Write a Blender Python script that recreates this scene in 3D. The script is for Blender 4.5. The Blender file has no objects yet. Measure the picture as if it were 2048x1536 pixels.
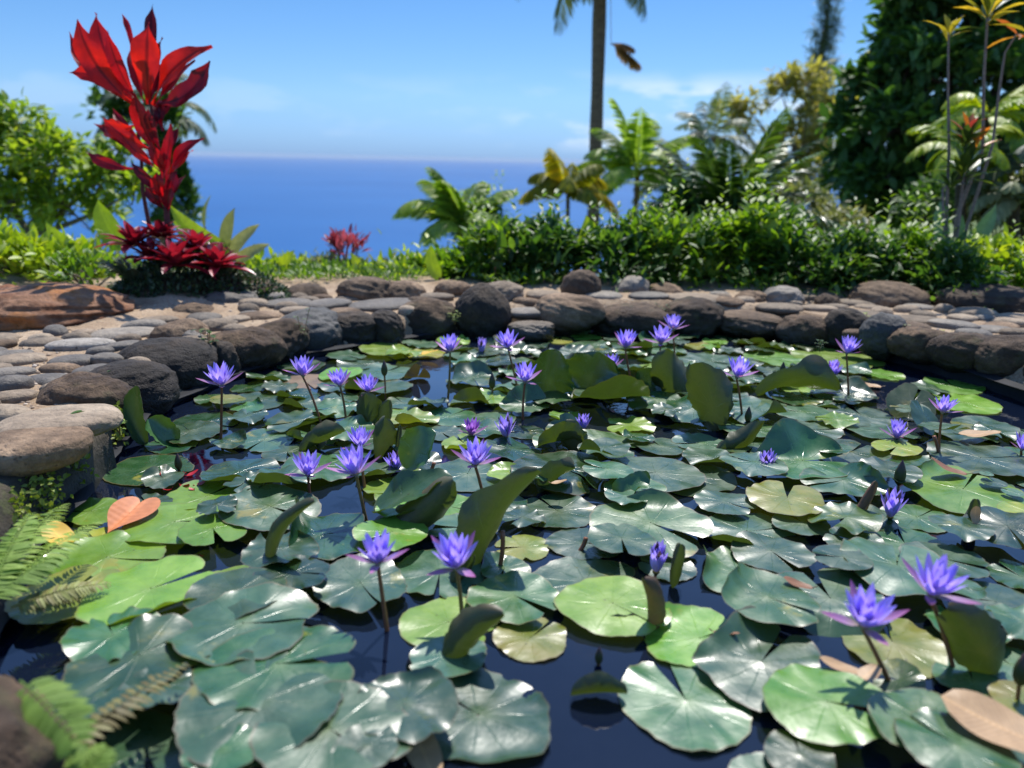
import bpy, math, random
import numpy as np
from mathutils import Vector, Matrix
random.seed(7); rng = np.random.default_rng(7)
R = math.radians; PI = math.pi
SC = bpy.context.scene
COL = SC.collection

# ---------------------------------------------------------------- camera
CAMH = 0.90; PITCH = 16.2; ROLL = 1.15; FPX = 1547.0
cam_d = bpy.data.cameras.new("camera"); cam = bpy.data.objects.new("camera", cam_d); COL.objects.link(cam)
cam_d.sensor_width = 36; cam_d.lens = FPX*36/2048
cam_d.clip_start = 0.02; cam_d.clip_end = 200000
cam_d.dof.use_dof = True; cam_d.dof.focus_distance = 2.3; cam_d.dof.aperture_fstop = 1.9
CR = Matrix.Rotation(R(90-PITCH), 3, 'X') @ Matrix.Rotation(R(ROLL), 3, 'Z')
CP = Vector((0, 0, CAMH))
cam.matrix_world = Matrix.Translation(CP) @ CR.to_4x4()
SC.camera = cam
def ray(px, py): return (CR @ Vector((px-1024, 768-py, -FPX))).normalized()
def W(px, py, z=0.0):
    d = ray(px, py); t = (z-CP.z)/d.z
    return CP + d*t
def WY(px, py, y):
    d = ray(px, py); return CP + d*(y/d.y)
def scale_at(p): return (CR.transposed() @ (Vector(p)-CP)).z/-FPX   # metres per pixel at p
def PX(p):
    q = CR.transposed() @ (Vector(p)-CP); return (1024-FPX*q.x/q.z, 768+FPX*q.y/q.z)

# ---------------------------------------------------------------- world, sun, exposure
SUN_EL = 60; SUN_AZ = 14            # degrees right of straight ahead (+Y)
wd = bpy.data.worlds.new("World"); SC.world = wd; wd.use_nodes = True
nt = wd.node_tree; nt.nodes.clear()
def nn(nt, t, **kw):
    n = nt.nodes.new(t)
    for k, v in kw.items(): setattr(n, k, v)
    return n
sky = nn(nt, 'ShaderNodeTexSky', sky_type='NISHITA', sun_disc=False)
sky.sun_elevation = R(SUN_EL); sky.sun_rotation = R(SUN_AZ); sky.altitude = 150
sky.air_density = 1.0; sky.dust_density = 0.35; sky.ozone_density = 2.5
bg = nn(nt, 'ShaderNodeBackground'); bg.inputs[1].default_value = 0.14
out = nn(nt, 'ShaderNodeOutputWorld')
tc = nn(nt, 'ShaderNodeTexCoord'); sep = nn(nt, 'ShaderNodeSeparateXYZ')
mp = nn(nt, 'ShaderNodeMapping'); mp.inputs['Scale'].default_value = (1, 1, 3.2); mp.inputs['Location'].default_value = (.37, .1, .0)
no = nn(nt, 'ShaderNodeTexNoise'); no.inputs['Scale'].default_value = 9; no.inputs['Detail'].default_value = 6
nt.links.new(tc.outputs['Generated'], mp.inputs[0]); nt.links.new(mp.outputs[0], no.inputs[0]); nt.links.new(tc.outputs['Generated'], sep.inputs[0])
def rmap(nt, src, a, b, c=0.0, d=1.0):
    m = nn(nt, 'ShaderNodeMapRange'); m.interpolation_type = 'SMOOTHSTEP'
    m.inputs[1].default_value = a; m.inputs[2].default_value = b; m.inputs[3].default_value = c; m.inputs[4].default_value = d
    nt.links.new(src, m.inputs[0]); return m.outputs[0]
def mth(nt, op, a, b):
    m = nn(nt, 'ShaderNodeMath', operation=op)
    for i, v in enumerate((a, b)):
        if v is None: continue
        if isinstance(v, (int, float)): m.inputs[i].default_value = v
        else: nt.links.new(v, m.inputs[i])
    return m.outputs[0]
dens = rmap(nt, no.outputs[0], .50, .66)
band = mth(nt, 'MULTIPLY', rmap(nt, sep.outputs[2], .004, .03), rmap(nt, sep.outputs[2], .06, .11, 1, 0))
azm = rmap(nt, sep.outputs[0], -.05, .18, .12, 1)
cl = mth(nt, 'MULTIPLY', mth(nt, 'MULTIPLY', dens, band), azm)
mx = nn(nt, 'ShaderNodeMix', data_type='RGBA'); mx.inputs[7].default_value = (5.0, 5.5, 6.2, 1)
tint = nn(nt, 'ShaderNodeMix', data_type='RGBA', blend_type='MULTIPLY'); tint.inputs[0].default_value = 1
tr_ = nn(nt, 'ShaderNodeValToRGB'); tr_.color_ramp.elements.new(.07); tr_.color_ramp.elements.new(.19); tr_.color_ramp.elements.new(.27)
for e_, (p_, c_) in zip(tr_.color_ramp.elements, ((0, (.205, .375, .84)), (.07, (.32, .475, .72)), (.19, (.27, .45, .65)), (.27, (.66, .92, 1.25)), (1, (.75, .95, 1.15)))): e_.position = p_; e_.color = (*c_, 1)  # sky boosted above the view, added to lift reflections and ambient light
nt.links.new(sep.outputs[2], tr_.inputs[0]); nt.links.new(tr_.outputs[0], tint.inputs[7])
nt.links.new(sky.outputs[0], tint.inputs[6])
nt.links.new(cl, mx.inputs[0]); nt.links.new(tint.outputs[2], mx.inputs[6]); nt.links.new(mx.outputs[2], bg.inputs[0]); nt.links.new(bg.outputs[0], out.inputs[0])
sd = bpy.data.lights.new("sun", 'SUN'); sd.energy = 4.6; sd.angle = R(.53); sd.color = (1, .955, .89)
sun = bpy.data.objects.new("sun", sd); COL.objects.link(sun)
sdir = Vector((math.sin(R(SUN_AZ))*math.cos(R(SUN_EL)), math.cos(R(SUN_AZ))*math.cos(R(SUN_EL)), math.sin(R(SUN_EL))))
sun.rotation_euler = sdir.to_track_quat('Z', 'Y').to_euler(); sun.location = sdir*30
vs = SC.view_settings; vs.view_transform = 'Standard'; vs.look = 'None'; vs.exposure = 0.46; vs.gamma = 1
cy = SC.cycles; cy.max_bounces = 8; cy.diffuse_bounces = 3; cy.glossy_bounces = 4; cy.transmission_bounces = 4; cy.transparent_max_bounces = 8
cy.use_denoising = True; cy.sample_clamp_indirect = 6; cy.caustics_reflective = False; cy.caustics_refractive = False

cy.volume_bounces = 0; cy.volume_step_rate = 5
# ---------------------------------------------------------------- mesh helpers
def mk(name, V, F, mat, parent=None, rnd=None, uv=None, smooth=True, mi=None, loc=None):
    V = np.asarray(V, dtype=np.float32).reshape(-1, 3)
    me = bpy.data.meshes.new(name)
    if isinstance(F, np.ndarray) and F.ndim == 2:
        n, k = F.shape
        me.vertices.add(len(V)); me.vertices.foreach_set('co', V.ravel())
        me.loops.add(n*k); me.polygons.add(n)
        me.polygons.foreach_set('loop_start', np.arange(0, n*k, k, dtype=np.int32))
        me.loops.foreach_set('vertex_index', F.astype(np.int32).ravel())
        me.update(calc_edges=True)
    else:
        me.from_pydata([tuple(v) for v in V.tolist()], [], [tuple(f) for f in F])
    if smooth: me.polygons.foreach_set('use_smooth', [True]*len(me.polygons))
    if uv is not None:
        l = me.uv_layers.new(name='UVMap'); li = np.empty(len(me.loops), dtype=np.int32); me.loops.foreach_get('vertex_index', li)
        l.data.foreach_set('uv', np.asarray(uv, dtype=np.float32)[li].ravel())
    if rnd is not None:
        a = me.attributes.new('rnd', 'FLOAT', 'POINT'); a.data.foreach_set('value', np.asarray(rnd, dtype=np.float32))
    for m in (mat if isinstance(mat, (list, tuple)) else [mat]): me.materials.append(m)
    if mi is not None: me.polygons.foreach_set('material_index', mi)
    me.update()
    o = bpy.data.objects.new(name, me); COL.objects.link(o)
    if parent is not None: o.parent = parent
    if loc is not None: o.location = loc
    return o
LABELS = {}
def tag(o, label=None, cat=None, group=None, kind=None):
    if label: o['label'] = label; LABELS.setdefault(label, []).append(o.name)
    if cat: o['category'] = cat
    if group: o['group'] = group
    if kind: o['kind'] = kind
    return o
def thing(name, loc, label, cat, group=None):
    o = bpy.data.objects.new(name, None); COL.objects.link(o); o.location = loc; o.empty_display_size = .05
    return tag(o, label, cat, group)
class MB:                                   # vertex/face collector in world (or local) space
    def __init__(s): s.V = []; s.F = []; s.r = []; s.u = []; s.n = 0
    def add(s, V, F, r=0.5, uv=None):
        V = np.asarray(V, dtype=float).reshape(-1, 3); F = np.asarray(F, dtype=int)
        s.V.append(V); s.F.append(F+s.n); s.n += len(V)
        s.r.append(np.full(len(V), r) if np.isscalar(r) else np.asarray(r))
        s.u.append(np.zeros((len(V), 2)) if uv is None else np.asarray(uv))
    def build(s, name, mat, parent=None, origin=None, **k):
        V = np.concatenate(s.V)
        if origin is not None: V = V-np.asarray(origin)
        return mk(name, V, np.concatenate(s.F), mat, parent, np.concatenate(s.r), np.concatenate(s.u), **k)
def gridF(nu, nv, wrap=False):
    a = []
    for i in range(nu-1):
        for j in range(nv if wrap else nv-1):
            j2 = (j+1) % nv
            a.append((i*nv+j, i*nv+j2, (i+1)*nv+j2, (i+1)*nv+j))
    return np.array(a)
_gc = {}
def GF(nu, nv, wrap=False):
    k = (nu, nv, wrap)
    if k not in _gc: _gc[k] = gridF(nu, nv, wrap)
    return _gc[k]
def tube(pts, rad, ns=8):
    P = np.array([tuple(p) for p in pts], dtype=float); n = len(P)
    rad = np.full(n, rad) if np.isscalar(rad) else np.array(rad, dtype=float)
    T = np.gradient(P, axis=0); T /= np.linalg.norm(T, axis=1, keepdims=True)+1e-12
    ref = np.array([0, 0, 1.]) if abs(T[:, 2]).mean() < .8 else np.array([1., 0, 0])
    A = np.cross(T, ref); A /= np.linalg.norm(A, axis=1, keepdims=True)+1e-12; B = np.cross(T, A)
    th = np.linspace(0, 2*PI, ns, endpoint=False)
    V = P[:, None]+rad[:, None, None]*(np.cos(th)[None, :, None]*A[:, None]+np.sin(th)[None, :, None]*B[:, None])
    return V.reshape(-1, 3), GF(n, ns, True)
def curvept(a, b, bend, n=8):
    a = np.array(a, float); b = np.array(b, float); t = np.linspace(0, 1, n)[:, None]
    return a+(b-a)*t+np.array(bend, float)*(4*t*(1-t))
# profile of widths along leaf, t in 0..1
def prof(t, kind='lance'):
    if kind == 'lance': return np.sin(PI*np.clip(t, 0, 1)**.8)**.8*(1-.15*t)+.02
    if kind == 'strap': return np.minimum(1, .55+t*1.2)*np.clip((1-t)*3.2, 0, 1)**.6
    if kind == 'oval': return np.sqrt(np.clip(1-(2*t-1)**2, 0, 1))
    if kind == 'ti': return np.clip(.13+np.sin(PI*np.clip((t-.12)/.88, 0, 1)**1.15)**.9, .1, 1)*np.clip((1-t)*4, .0, 1)**.7
    if kind == 'blade': return np.clip(np.sin(PI*np.clip(t, 0.0, 1)**.7)**.6, .03, 1)*np.clip((1-t)*5, 0, 1)**.5
def blade(L=1., w=.1, kind='lance', n=8, m=3, droop=.2, fold=.15, wave=0., twist=0., up=0.):
    """leaf template along +Y, width along X, normal +Z"""
    t = np.linspace(0, 1, n); s = np.linspace(-1, 1, m); wd_ = prof(t, kind)*w/2
    a = -droop*t*1.0+up   # pitch angle along the blade
    ds = L/(n-1); y = np.concatenate([[0], np.cumsum(np.cos(a[1:])*ds)]); z = np.concatenate([[0], np.cumsum(np.sin(a[1:])*ds)])
    T, S = np.meshgrid(t, s, indexing='ij')
    X = S*wd_[:, None]; Z = z[:, None]+np.abs(S)*wd_[:, None]*fold+wave*w*np.sin(T*9+S*1.5)*np.abs(S)
    tw = twist*T; X2 = X*np.cos(tw)-(Z-z[:, None])*np.sin(tw); Z2 = X*np.sin(tw)+(Z-z[:, None])*np.cos(tw)+z[:, None]
    V = np.stack([X2, np.broadcast_to(y[:, None], X.shape), Z2], -1).reshape(-1, 3)
    uv = np.stack([(S+1)/2, T], -1).reshape(-1, 2)
    return V, GF(n, m), uv
def basis(dirn, normal):
    y = np.asarray(dirn, float); y = y/(np.linalg.norm(y)+1e-9)
    z = np.asarray(normal, float); z = z-y*np.dot(z, y); z = z/(np.linalg.norm(z)+1e-9)
    x = np.cross(y, z); return np.stack([x, y, z], 0)       # rows
def put(mb, tpl, p, dirn, normal=(0, 0, 1), s=1., r=None):
    V, F, uv = tpl; B = basis(dirn, normal)
    mb.add((V*s)@B+np.asarray(p, float), F, rng.random() if r is None else r, uv)
def scatter(mb, tpl, P, D, N, S, r=None):
    """many copies of a template: P points, D directions, N normals, S scales"""
    V, F, uv = tpl; n = len(P); k = len(V)
    D = D/(np.linalg.norm(D, axis=1, keepdims=True)+1e-9); N = N-D*(N*D).sum(1, keepdims=True); N = N/(np.linalg.norm(N, axis=1, keepdims=True)+1e-9)
    X = np.cross(D, N)
    VV = (V[None, :, 0:1]*X[:, None]+V[None, :, 1:2]*D[:, None]+V[None, :, 2:3]*N[:, None])*np.asarray(S)[:, None, None]+P[:, None]
    FF = (F[None]+(np.arange(n)*k)[:, None, None]).reshape(-1, F.shape[1])
    rr = rng.random(n) if r is None else r
    mb.add(VV.reshape(-1, 3), FF, np.repeat(rr, k), np.tile(uv, (n, 1)))
def rdir(n): 
    v = rng.normal(size=(n, 3)); return v/np.linalg.norm(v, axis=1, keepdims=True)

# ---------------------------------------------------------------- materials
def newmat(name):
    m = bpy.data.materials.new(name); m.use_nodes = True; t = m.node_tree
    b = t.nodes['Principled BSDF']; return m, t, b
def ramp(t, src, stops):
    r = nn(t, 'ShaderNodeValToRGB'); e = r.color_ramp.elements
    while len(e) < len(stops): e.new(.5)
    for i, (p, c) in enumerate(stops): e[i].position = p; e[i].color = (*c, 1)
    t.links.new(src, r.inputs[0]); return r.outputs[0]
def noise(t, scale, detail=4, rough=.55, vec=None, dist=0.):
    n = nn(t, 'ShaderNodeTexNoise'); n.inputs['Scale'].default_value = scale; n.inputs['Detail'].default_value = detail
    n.inputs['Roughness'].default_value = rough; n.inputs['Distortion'].default_value = dist
    if vec is not None: t.links.new(vec, n.inputs[0])
    return n.outputs[0]
def objc(t): return nn(t, 'ShaderNodeTexCoord').outputs['Object']
def mixc(t, f, a, b, mode='MIX'):
    m = nn(t, 'ShaderNodeMix', data_type='RGBA', blend_type=mode)
    for i, v in ((0, f), (6, a), (7, b)):
        if isinstance(v, (int, float)): m.inputs[i].default_value = v
        elif isinstance(v, tuple): m.inputs[i].default_value = (*v, 1)
        else: t.links.new(v, m.inputs[i])
    return m.outputs[2]
def bump(t, b, h, strength=.4, dist=.01, prev=None):
    n = nn(t, 'ShaderNodeBump'); n.inputs['Strength'].default_value = strength; n.inputs['Distance'].default_value = dist
    t.links.new(h, n.inputs['Height'])
    if prev is not None: t.links.new(prev, n.inputs['Normal'])
    if b is not None: t.links.new(n.outputs[0], b.inputs['Normal'])
    return n.outputs[0]
def leafmat(name, stops, rough=.45, trans=.35, tcol=(1.25, 1.3, .5), rib=.0, spec=.5, ns=30):
    m, t, b = newmat(name)
    a = nn(t, 'ShaderNodeAttribute', attribute_name='rnd')
    c = ramp(t, a.outputs['Fac'], stops)
    nz = noise(t, ns, 3, vec=objc(t))
    c = mixc(t, rmap(t, nz, .3, .7, .0, .35), c, (stops[0][1][0]*.6, stops[0][1][1]*.6, stops[0][1][2]*.6))
    if rib:
        uvn = nn(t, 'ShaderNodeUVMap'); sp = nn(t, 'ShaderNodeSeparateXYZ'); t.links.new(uvn.outputs[0], sp.inputs[0])
        d = mth(t, 'ABSOLUTE', mth(t, 'SUBTRACT', sp.outputs[0], .5), None)
        f = rmap(t, d, .02, .06 if rib > 0 else .10, abs(rib), 0)
        c = mixc(t, f, c, mixc(t, 1.0, c, (1.7, 1.6, 1.4) if rib > 0 else (.30, .3, .5), 'MULTIPLY'))
        v = mth(t, 'SINE', mth(t, 'MULTIPLY', mth(t, 'SUBTRACT', sp.outputs[1], mth(t, 'MULTIPLY', d, .35)), 120), None)
        bump(t, b, v, .12, .002)
    t.links.new(c, b.inputs['Base Color']); b.inputs['Roughness'].default_value = rough; b.inputs['Specular IOR Level'].default_value = spec
    tr = nn(t, 'ShaderNodeBsdfTranslucent'); t.links.new(mixc(t, 1.0, c, tcol, 'MULTIPLY'), tr.inputs[0])
    ms = nn(t, 'ShaderNodeMixShader'); ms.inputs[0].default_value = trans
    t.links.new(b.outputs[0], ms.inputs[1]); t.links.new(tr.outputs[0], ms.inputs[2]); t.links.new(ms.outputs[0], t.nodes['Material Output'].inputs[0])
    return m
def rockmat(name, stops, rough=.85, sc=6., pits=1., dark=.0, moss=0.):
    m, t, b = newmat(name); oc = objc(t)
    geo = nn(t, 'ShaderNodeObjectInfo')
    va = nn(t, 'ShaderNodeVectorMath', operation='ADD'); t.links.new(oc, va.inputs[0]); 
    cm = nn(t, 'ShaderNodeCombineXYZ'); r100 = mth(t, 'MULTIPLY', geo.outputs['Random'], 37.)
    for i in range(3): t.links.new(r100, cm.inputs[i])
    t.links.new(cm.outputs[0], va.inputs[1]); v = va.outputs[0]
    n1 = noise(t, sc, 8, .65, v); n2 = noise(t, sc*9, 5, .7, v); n3 = noise(t, sc*45, 3, .6, v)
    c = ramp(t, n1, stops)
    c = mixc(t, rmap(t, n2, .35, .62, .0, .55), c, mixc(t, 1.0, c, (.42, .42, .42), 'MULTIPLY'))
    c = mixc(t, rmap(t, n3, .55, .75, 0, .5), c, mixc(t, 1.0, c, (1.5, 1.45, 1.35), 'MULTIPLY'))
    hs = nn(t, 'ShaderNodeHueSaturation'); t.links.new(c, hs.inputs['Color'])
    t.links.new(rmap(t, geo.outputs['Random'], 0, 1, .70, 1.25), hs.inputs['Value']); c = hs.outputs[0]
    if moss:
        c = mixc(t, rmap(t, noise(t, sc*1.7, 6, .7, v), .52, .66, 0, moss), c, (.07, .085, .02))
    vo = nn(t, 'ShaderNodeTexVoronoi'); vo.inputs['Scale'].default_value = sc*14; t.links.new(v, vo.inputs[0])
    pit = rmap(t, vo.outputs[0], .05, .32)
    msk = rmap(t, noise(t, sc*2.2, 2, .5, v), .42, .58)
    pm = mth(t, 'MULTIPLY', mth(t, 'SUBTRACT', 1., pit), msk)
    c = mixc(t, mth(t, 'MULTIPLY', pm, .7*min(1, pits)), c, (.012, .01, .009))
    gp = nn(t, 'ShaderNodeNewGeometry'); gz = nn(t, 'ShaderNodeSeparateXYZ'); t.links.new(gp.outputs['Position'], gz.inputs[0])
    wet = rmap(t, mth(t, 'ADD', gz.outputs[2], mth(t, 'MULTIPLY', n1, -.09)), .0, .075, 1, 0)      # mask: darker and smoother down towards the waterline
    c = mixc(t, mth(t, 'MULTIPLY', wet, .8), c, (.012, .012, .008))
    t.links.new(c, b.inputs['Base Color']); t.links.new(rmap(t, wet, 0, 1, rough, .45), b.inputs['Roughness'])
    p = bump(t, None, n2, .9, .014); h = mth(t, 'MULTIPLY', pm, -1.)
    p = bump(t, None, h, .7*pits, .006, p); bump(t, b, n3, .35, .003, p)
    return m
# ================================================================ pond outline (water plane z = 0)
POLPX = [(-160, 1536), (-60, 1380), (-10, 1230), (70, 1085), (175, 990), (215, 915), (290, 838), (430, 768), (600, 716), (760, 690), (900, 673),
         (1020, 665), (1200, 655), (1400, 660), (1560, 672), (1700, 700), (1830, 735), (2048, 805), (2300, 900)]
POL = [tuple(W(x, y, 0)[:2]) for x, y in POLPX]+[(2.6, 1.2), (2.6, .25), (-1.0, .25), (-1.0, .8)]
def smooth_poly(P, it=2):
    P = np.array(P)
    for _ in range(it):
        Q = np.roll(P, -1, 0); P = np.stack([.75*P+.25*Q, .25*P+.75*Q], 1).reshape(-1, 2)
    return P
POL = smooth_poly(POL, 2)
def sdist(X, Y):
    """signed distance to the pond edge, positive outside"""
    A = POL; B = np.roll(POL, -1, 0); p = np.stack([X, Y], -1)[..., None, :]
    ab = B-A; ap = p-A; h = np.clip((ap*ab).sum(-1)/(ab*ab).sum(-1), 0, 1)
    d = np.sqrt((((ap-ab*h[..., None]))**2).sum(-1)).min(-1)
    c = ((A[:, 1] > p[..., 1]) != (B[:, 1] > p[..., 1])) & (p[..., 0] < (B[:, 0]-A[:, 0])*(p[..., 1]-A[:, 1])/(B[:, 1]-A[:, 1]+1e-12)+A[:, 0])
    return np.where(c.sum(-1) % 2 == 1, -d, d)
def vnoise(X, Y, s, seed=0):
    """smooth value noise for the ground"""
    r = np.random.default_rng(seed); G = r.random((64, 64)); x = X*s+17.3; y = Y*s+9.1
    i = np.floor(x).astype(int); j = np.floor(y).astype(int); u = x-i; v = y-j; u = u*u*(3-2*u); v = v*v*(3-2*v)
    g = lambda a, b: G[a % 64, b % 64]
    return (g(i, j)*(1-u)+g(i+1, j)*u)*(1-v)+(g(i, j+1)*(1-u)+g(i+1, j+1)*u)*v
MOUND = W(350, 600, .15)
def ground_h(X, Y):
    s = sdist(X, Y)
    z = .135+.03*(vnoise(X, Y, 2.2)-.5)+.018*(vnoise(X, Y, 7, 3)-.5)+.010*(vnoise(X, Y, 22, 5)-.5)
    z = z+.09*np.exp(-((X-MOUND.x)**2+(Y-MOUND.y-.15)**2)/.12)
    d = np.clip(Y-5.3, 0, None)
    z = z-.60*d*(1-np.exp(-d/.4))*np.where(X > 2, 1/(1+.25*(X-2)), 1)+.5*np.clip((Y-9)/20, 0, 1)*(vnoise(X, Y, .12, 8)-.5)
    edge = np.clip(s/.07, 0, 1)
    return np.where(s < 0, -.45, -.02+(z+.02)*edge)
m_soil, t, b = newmat('garden_soil'); oc = objc(t)
n1 = noise(t, 3, 8, .65, oc); n2 = noise(t, 60, 4, .7, oc); n3 = noise(t, 220, 2, .6, oc)
c = ramp(t, n1, [(.3, (.20, .125, .065)), (.5, (.38, .27, .165)), (.7, (.52, .40, .27))])
c = mixc(t, rmap(t, n2, .4, .65, 0, .5), c, (.16, .10, .06)); c = mixc(t, rmap(t, n3, .6, .7, 0, .6), c, (.55, .48, .4))
# grass and undergrowth tint away from the pond, by distance behind it
sp = nn(t, 'ShaderNodeSeparateXYZ'); t.links.new(oc, sp.inputs[0])
gf = mth(t, 'MULTIPLY', rmap(t, sp.outputs[1], 4.95, 5.35), 1.0)
c = mixc(t, gf, c, ramp(t, n1, [(.3, (.06, .09, .02)), (.6, (.14, .19, .05)), (.75, (.22, .24, .09))]))
t.links.new(c, b.inputs['Base Color']); b.inputs['Roughness'].default_value = .95
p = bump(t, None, n2, .8, .012); bump(t, b, n3, .6, .004, p)
def axis(segs):
    a = [segs[0][0]]
    for lo, hi, st in segs:
        n = max(1, int(round((hi-lo)/st))); a += list(np.linspace(lo, hi, n+1)[1:])
    return np.array(a)
ax = axis([(-400, -60, 40), (-60, -12, 4), (-12, -4, .4), (-4, 4.4, .05), (4.4, 12, .4), (12, 60, 4), (60, 400, 40)])
ay = axis([(-4, 0, .5), (0, 6.2, .05), (6.2, 14, .3), (14, 60, 3), (60, 400, 20)])
Xg, Yg = np.meshgrid(ax, ay, indexing='ij')
Zg = ground_h(Xg, Yg); Zg = Zg-.0004*np.clip(Yg-60, 0, None)**2*(1) ; Zg = np.maximum(Zg, -190)
Fg = gridF(len(ax), len(ay))[:, ::-1]
g = mk('ground', np.stack([Xg, Yg, Zg], -1).reshape(-1, 3), Fg, m_soil); tag(g, 'sandy brown garden soil around the pond falling away to the sea', kind='structure')

# sea
m_sea, t, b = newmat('sea_water'); oc = objc(t)
c = ramp(t, noise(t, .0006, 5, .6, oc), [(.35, (.008, .080, .235)), (.65, (.014, .102, .28))])
t.links.new(c, b.inputs['Base Color']); b.inputs['Roughness'].default_value = .55; b.inputs['IOR'].default_value = 1.33; b.inputs['Specular IOR Level'].default_value = .2
bump(t, b, noise(t, .05, 4, .6, oc), .25, 3)
sv = []; 
for yy in (60, 2000, 12000, 60000):
    for xx in (-1, 0, 1): sv.append((xx*(yy*1.2+400), yy, -175))
o = mk('sea', sv, gridF(4, 3)[:, ::-1], m_sea, smooth=False); tag(o, 'deep blue open sea reaching the horizon', kind='structure')
# green headland below the palms
m_hill, t, b = newmat('headland_grass'); c = ramp(t, noise(t, .12, 6, .7, objc(t)), [(.35, (.05, .07, .03)), (.55, (.12, .15, .06)), (.7, (.25, .25, .14))]); t.links.new(c, b.inputs['Base Color']); b.inputs['Roughness'].default_value = .95
hx, hy = np.meshgrid(np.linspace(-1, 1, 40), np.linspace(-1, 1, 24), indexing='ij')
hc = WY(1330, 560, 150.)
hz = 24*np.clip(1-(hx**2+hy**2), 0, 1)**.6*(.7+.6*vnoise(hx, hy, 5, 4))-2
o = mk('headland', np.stack([hc.x+hx*34, hc.y+hy*30, hc.z-26+hz], -1).reshape(-1, 3), gridF(40, 24)[:, ::-1], m_hill); tag(o, 'pale green headland below the garden', kind='structure')

# pond water
m_water, t, b = newmat('pond_water'); oc = objc(t)
b.inputs['Base Color'].default_value = (.004, .006, .014, 1); b.inputs['Roughness'].default_value = .012; b.inputs['IOR'].default_value = 1.42
c = ramp(t, noise(t, 2.2, 5, .6, oc), [(.35, (.003, .006, .016)), (.6, (.006, .010, .022)), (.8, (.020, .016, .014))]); t.links.new(c, b.inputs['Base Color'])
wm = rmap(t, noise(t, 2.0, 2, .5, oc), .45, .65, .12, 1)
h = mth(t, 'MULTIPLY', noise(t, 34, 2, .5, oc, .4), wm)
bump(t, b, h, .10, .004)
sx, sy = np.meshgrid(np.linspace(-5, 5, 3), np.linspace(-3.5, 6, 3), indexing='ij')
pw = mk('pond_water', np.stack([sx, sy, sx*0], -1).reshape(-1, 3), gridF(3, 3)[:, ::-1], m_water, smooth=False); tag(pw, 'dark still water of the lily pond', kind='structure')

# black liner wall round the pond
m_liner, t, b = newmat('black_liner'); oc = objc(t); n1 = noise(t, 5, 6, .6, oc)
t.links.new(ramp(t, n1, [(.35, (.008, .009, .011)), (.6, (.022, .024, .028)), (.75, (.06, .055, .05))]), b.inputs['Base Color']); b.inputs['Roughness'].default_value = .75; b.inputs['Specular IOR Level'].default_value = .25
vv = []; N = len(POL)
for k in range(N):
    a = POL[k]; d = POL[(k+1) % N]-POL[k-1]; nrm = np.array([d[1], -d[0]]); nrm = nrm/np.linalg.norm(nrm)
    for j, zz in enumerate((-.4, -.05, .02, .05, .075, .06)):
        w_ = (0.012*math.sin(k*1.7+j*1.3)+.012*math.sin(k*.9)-.03*(j == 5))
        q = a-nrm*w_*-1*(1 if sdist(*(a+nrm*.01)) > 0 else -1)
        vv.append((q[0], q[1], zz if a[0] > .8 or zz < 0 else zz*.45))
o = mk('pond_wall', vv, np.array([(k*6+j, ((k+1) % N)*6+j, ((k+1) % N)*6+j+1, k*6+j+1) for k in range(N) for j in range(5)]), m_liner)
tag(o, 'folded black liner wall of the pond below the rim stones', 'wall')

# ================================================================ rocks
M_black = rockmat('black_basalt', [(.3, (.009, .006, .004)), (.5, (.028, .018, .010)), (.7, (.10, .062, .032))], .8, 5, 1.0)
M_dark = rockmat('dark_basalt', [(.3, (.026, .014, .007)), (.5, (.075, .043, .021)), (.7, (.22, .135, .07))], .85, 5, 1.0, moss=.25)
M_brown = rockmat('brown_basalt', [(.3, (.07, .042, .023)), (.5, (.18, .115, .065)), (.7, (.37, .25, .15))], .88, 5, .8)
M_grey = rockmat('grey_stone', [(.3, (.085, .073, .060)), (.5, (.17, .145, .115)), (.7, (.29, .24, .175))], .7, 3, .15)
M_gdark = rockmat('dark_grey_stone', [(.3, (.035, .034, .032)), (.5, (.075, .072, .066)), (.7, (.15, .135, .11))], .7, 4, .3)
M_tan = rockmat('tan_stone', [(.3, (.15, .11, .07)), (.5, (.26, .195, .13)), (.7, (.37, .29, .20))], .85, 3, .35)
M_pit = rockmat('pitted_stone', [(.3, (.22, .19, .15)), (.5, (.34, .30, .25)), (.7, (.42, .38, .31))], .85, 3, 1.0)
M_red = rockmat('rusty_boulder', [(.28, (.09, .035, .018)), (.40, (.27, .11, .045)), (.50, (.42, .22, .12)), (.60, (.50, .19, .045)), (.72, (.50, .34, .22))], .92, 4, .5)
M_conc = rockmat('mossy_concrete', [(.3, (.02, .017, .011)), (.5, (.055, .043, .027)), (.7, (.15, .12, .08))], .9, 6, .3, moss=.7)
import bmesh
def ico(sub):
    bm = bmesh.new(); bmesh.ops.create_icosphere(bm, subdivisions=sub, radius=1)
    V = np.array([v.co[:] for v in bm.verts]); F = np.array([[v.index for v in f.verts] for f in bm.faces]); bm.free(); return V, F
ICO = {s: ico(s) for s in (2, 3, 4, 5)}
def snoise3(P, s, seed):
    r = np.random.default_rng(seed); out_ = np.zeros(len(P))
    for k in range(9):
        d = r.normal(size=3); d /= np.linalg.norm(d); f = s*(.6+1.2*r.random()); out_ += np.sin(P@d*f+r.random()*6.28)*(.5+.5*r.random())
    return out_/4
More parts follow.
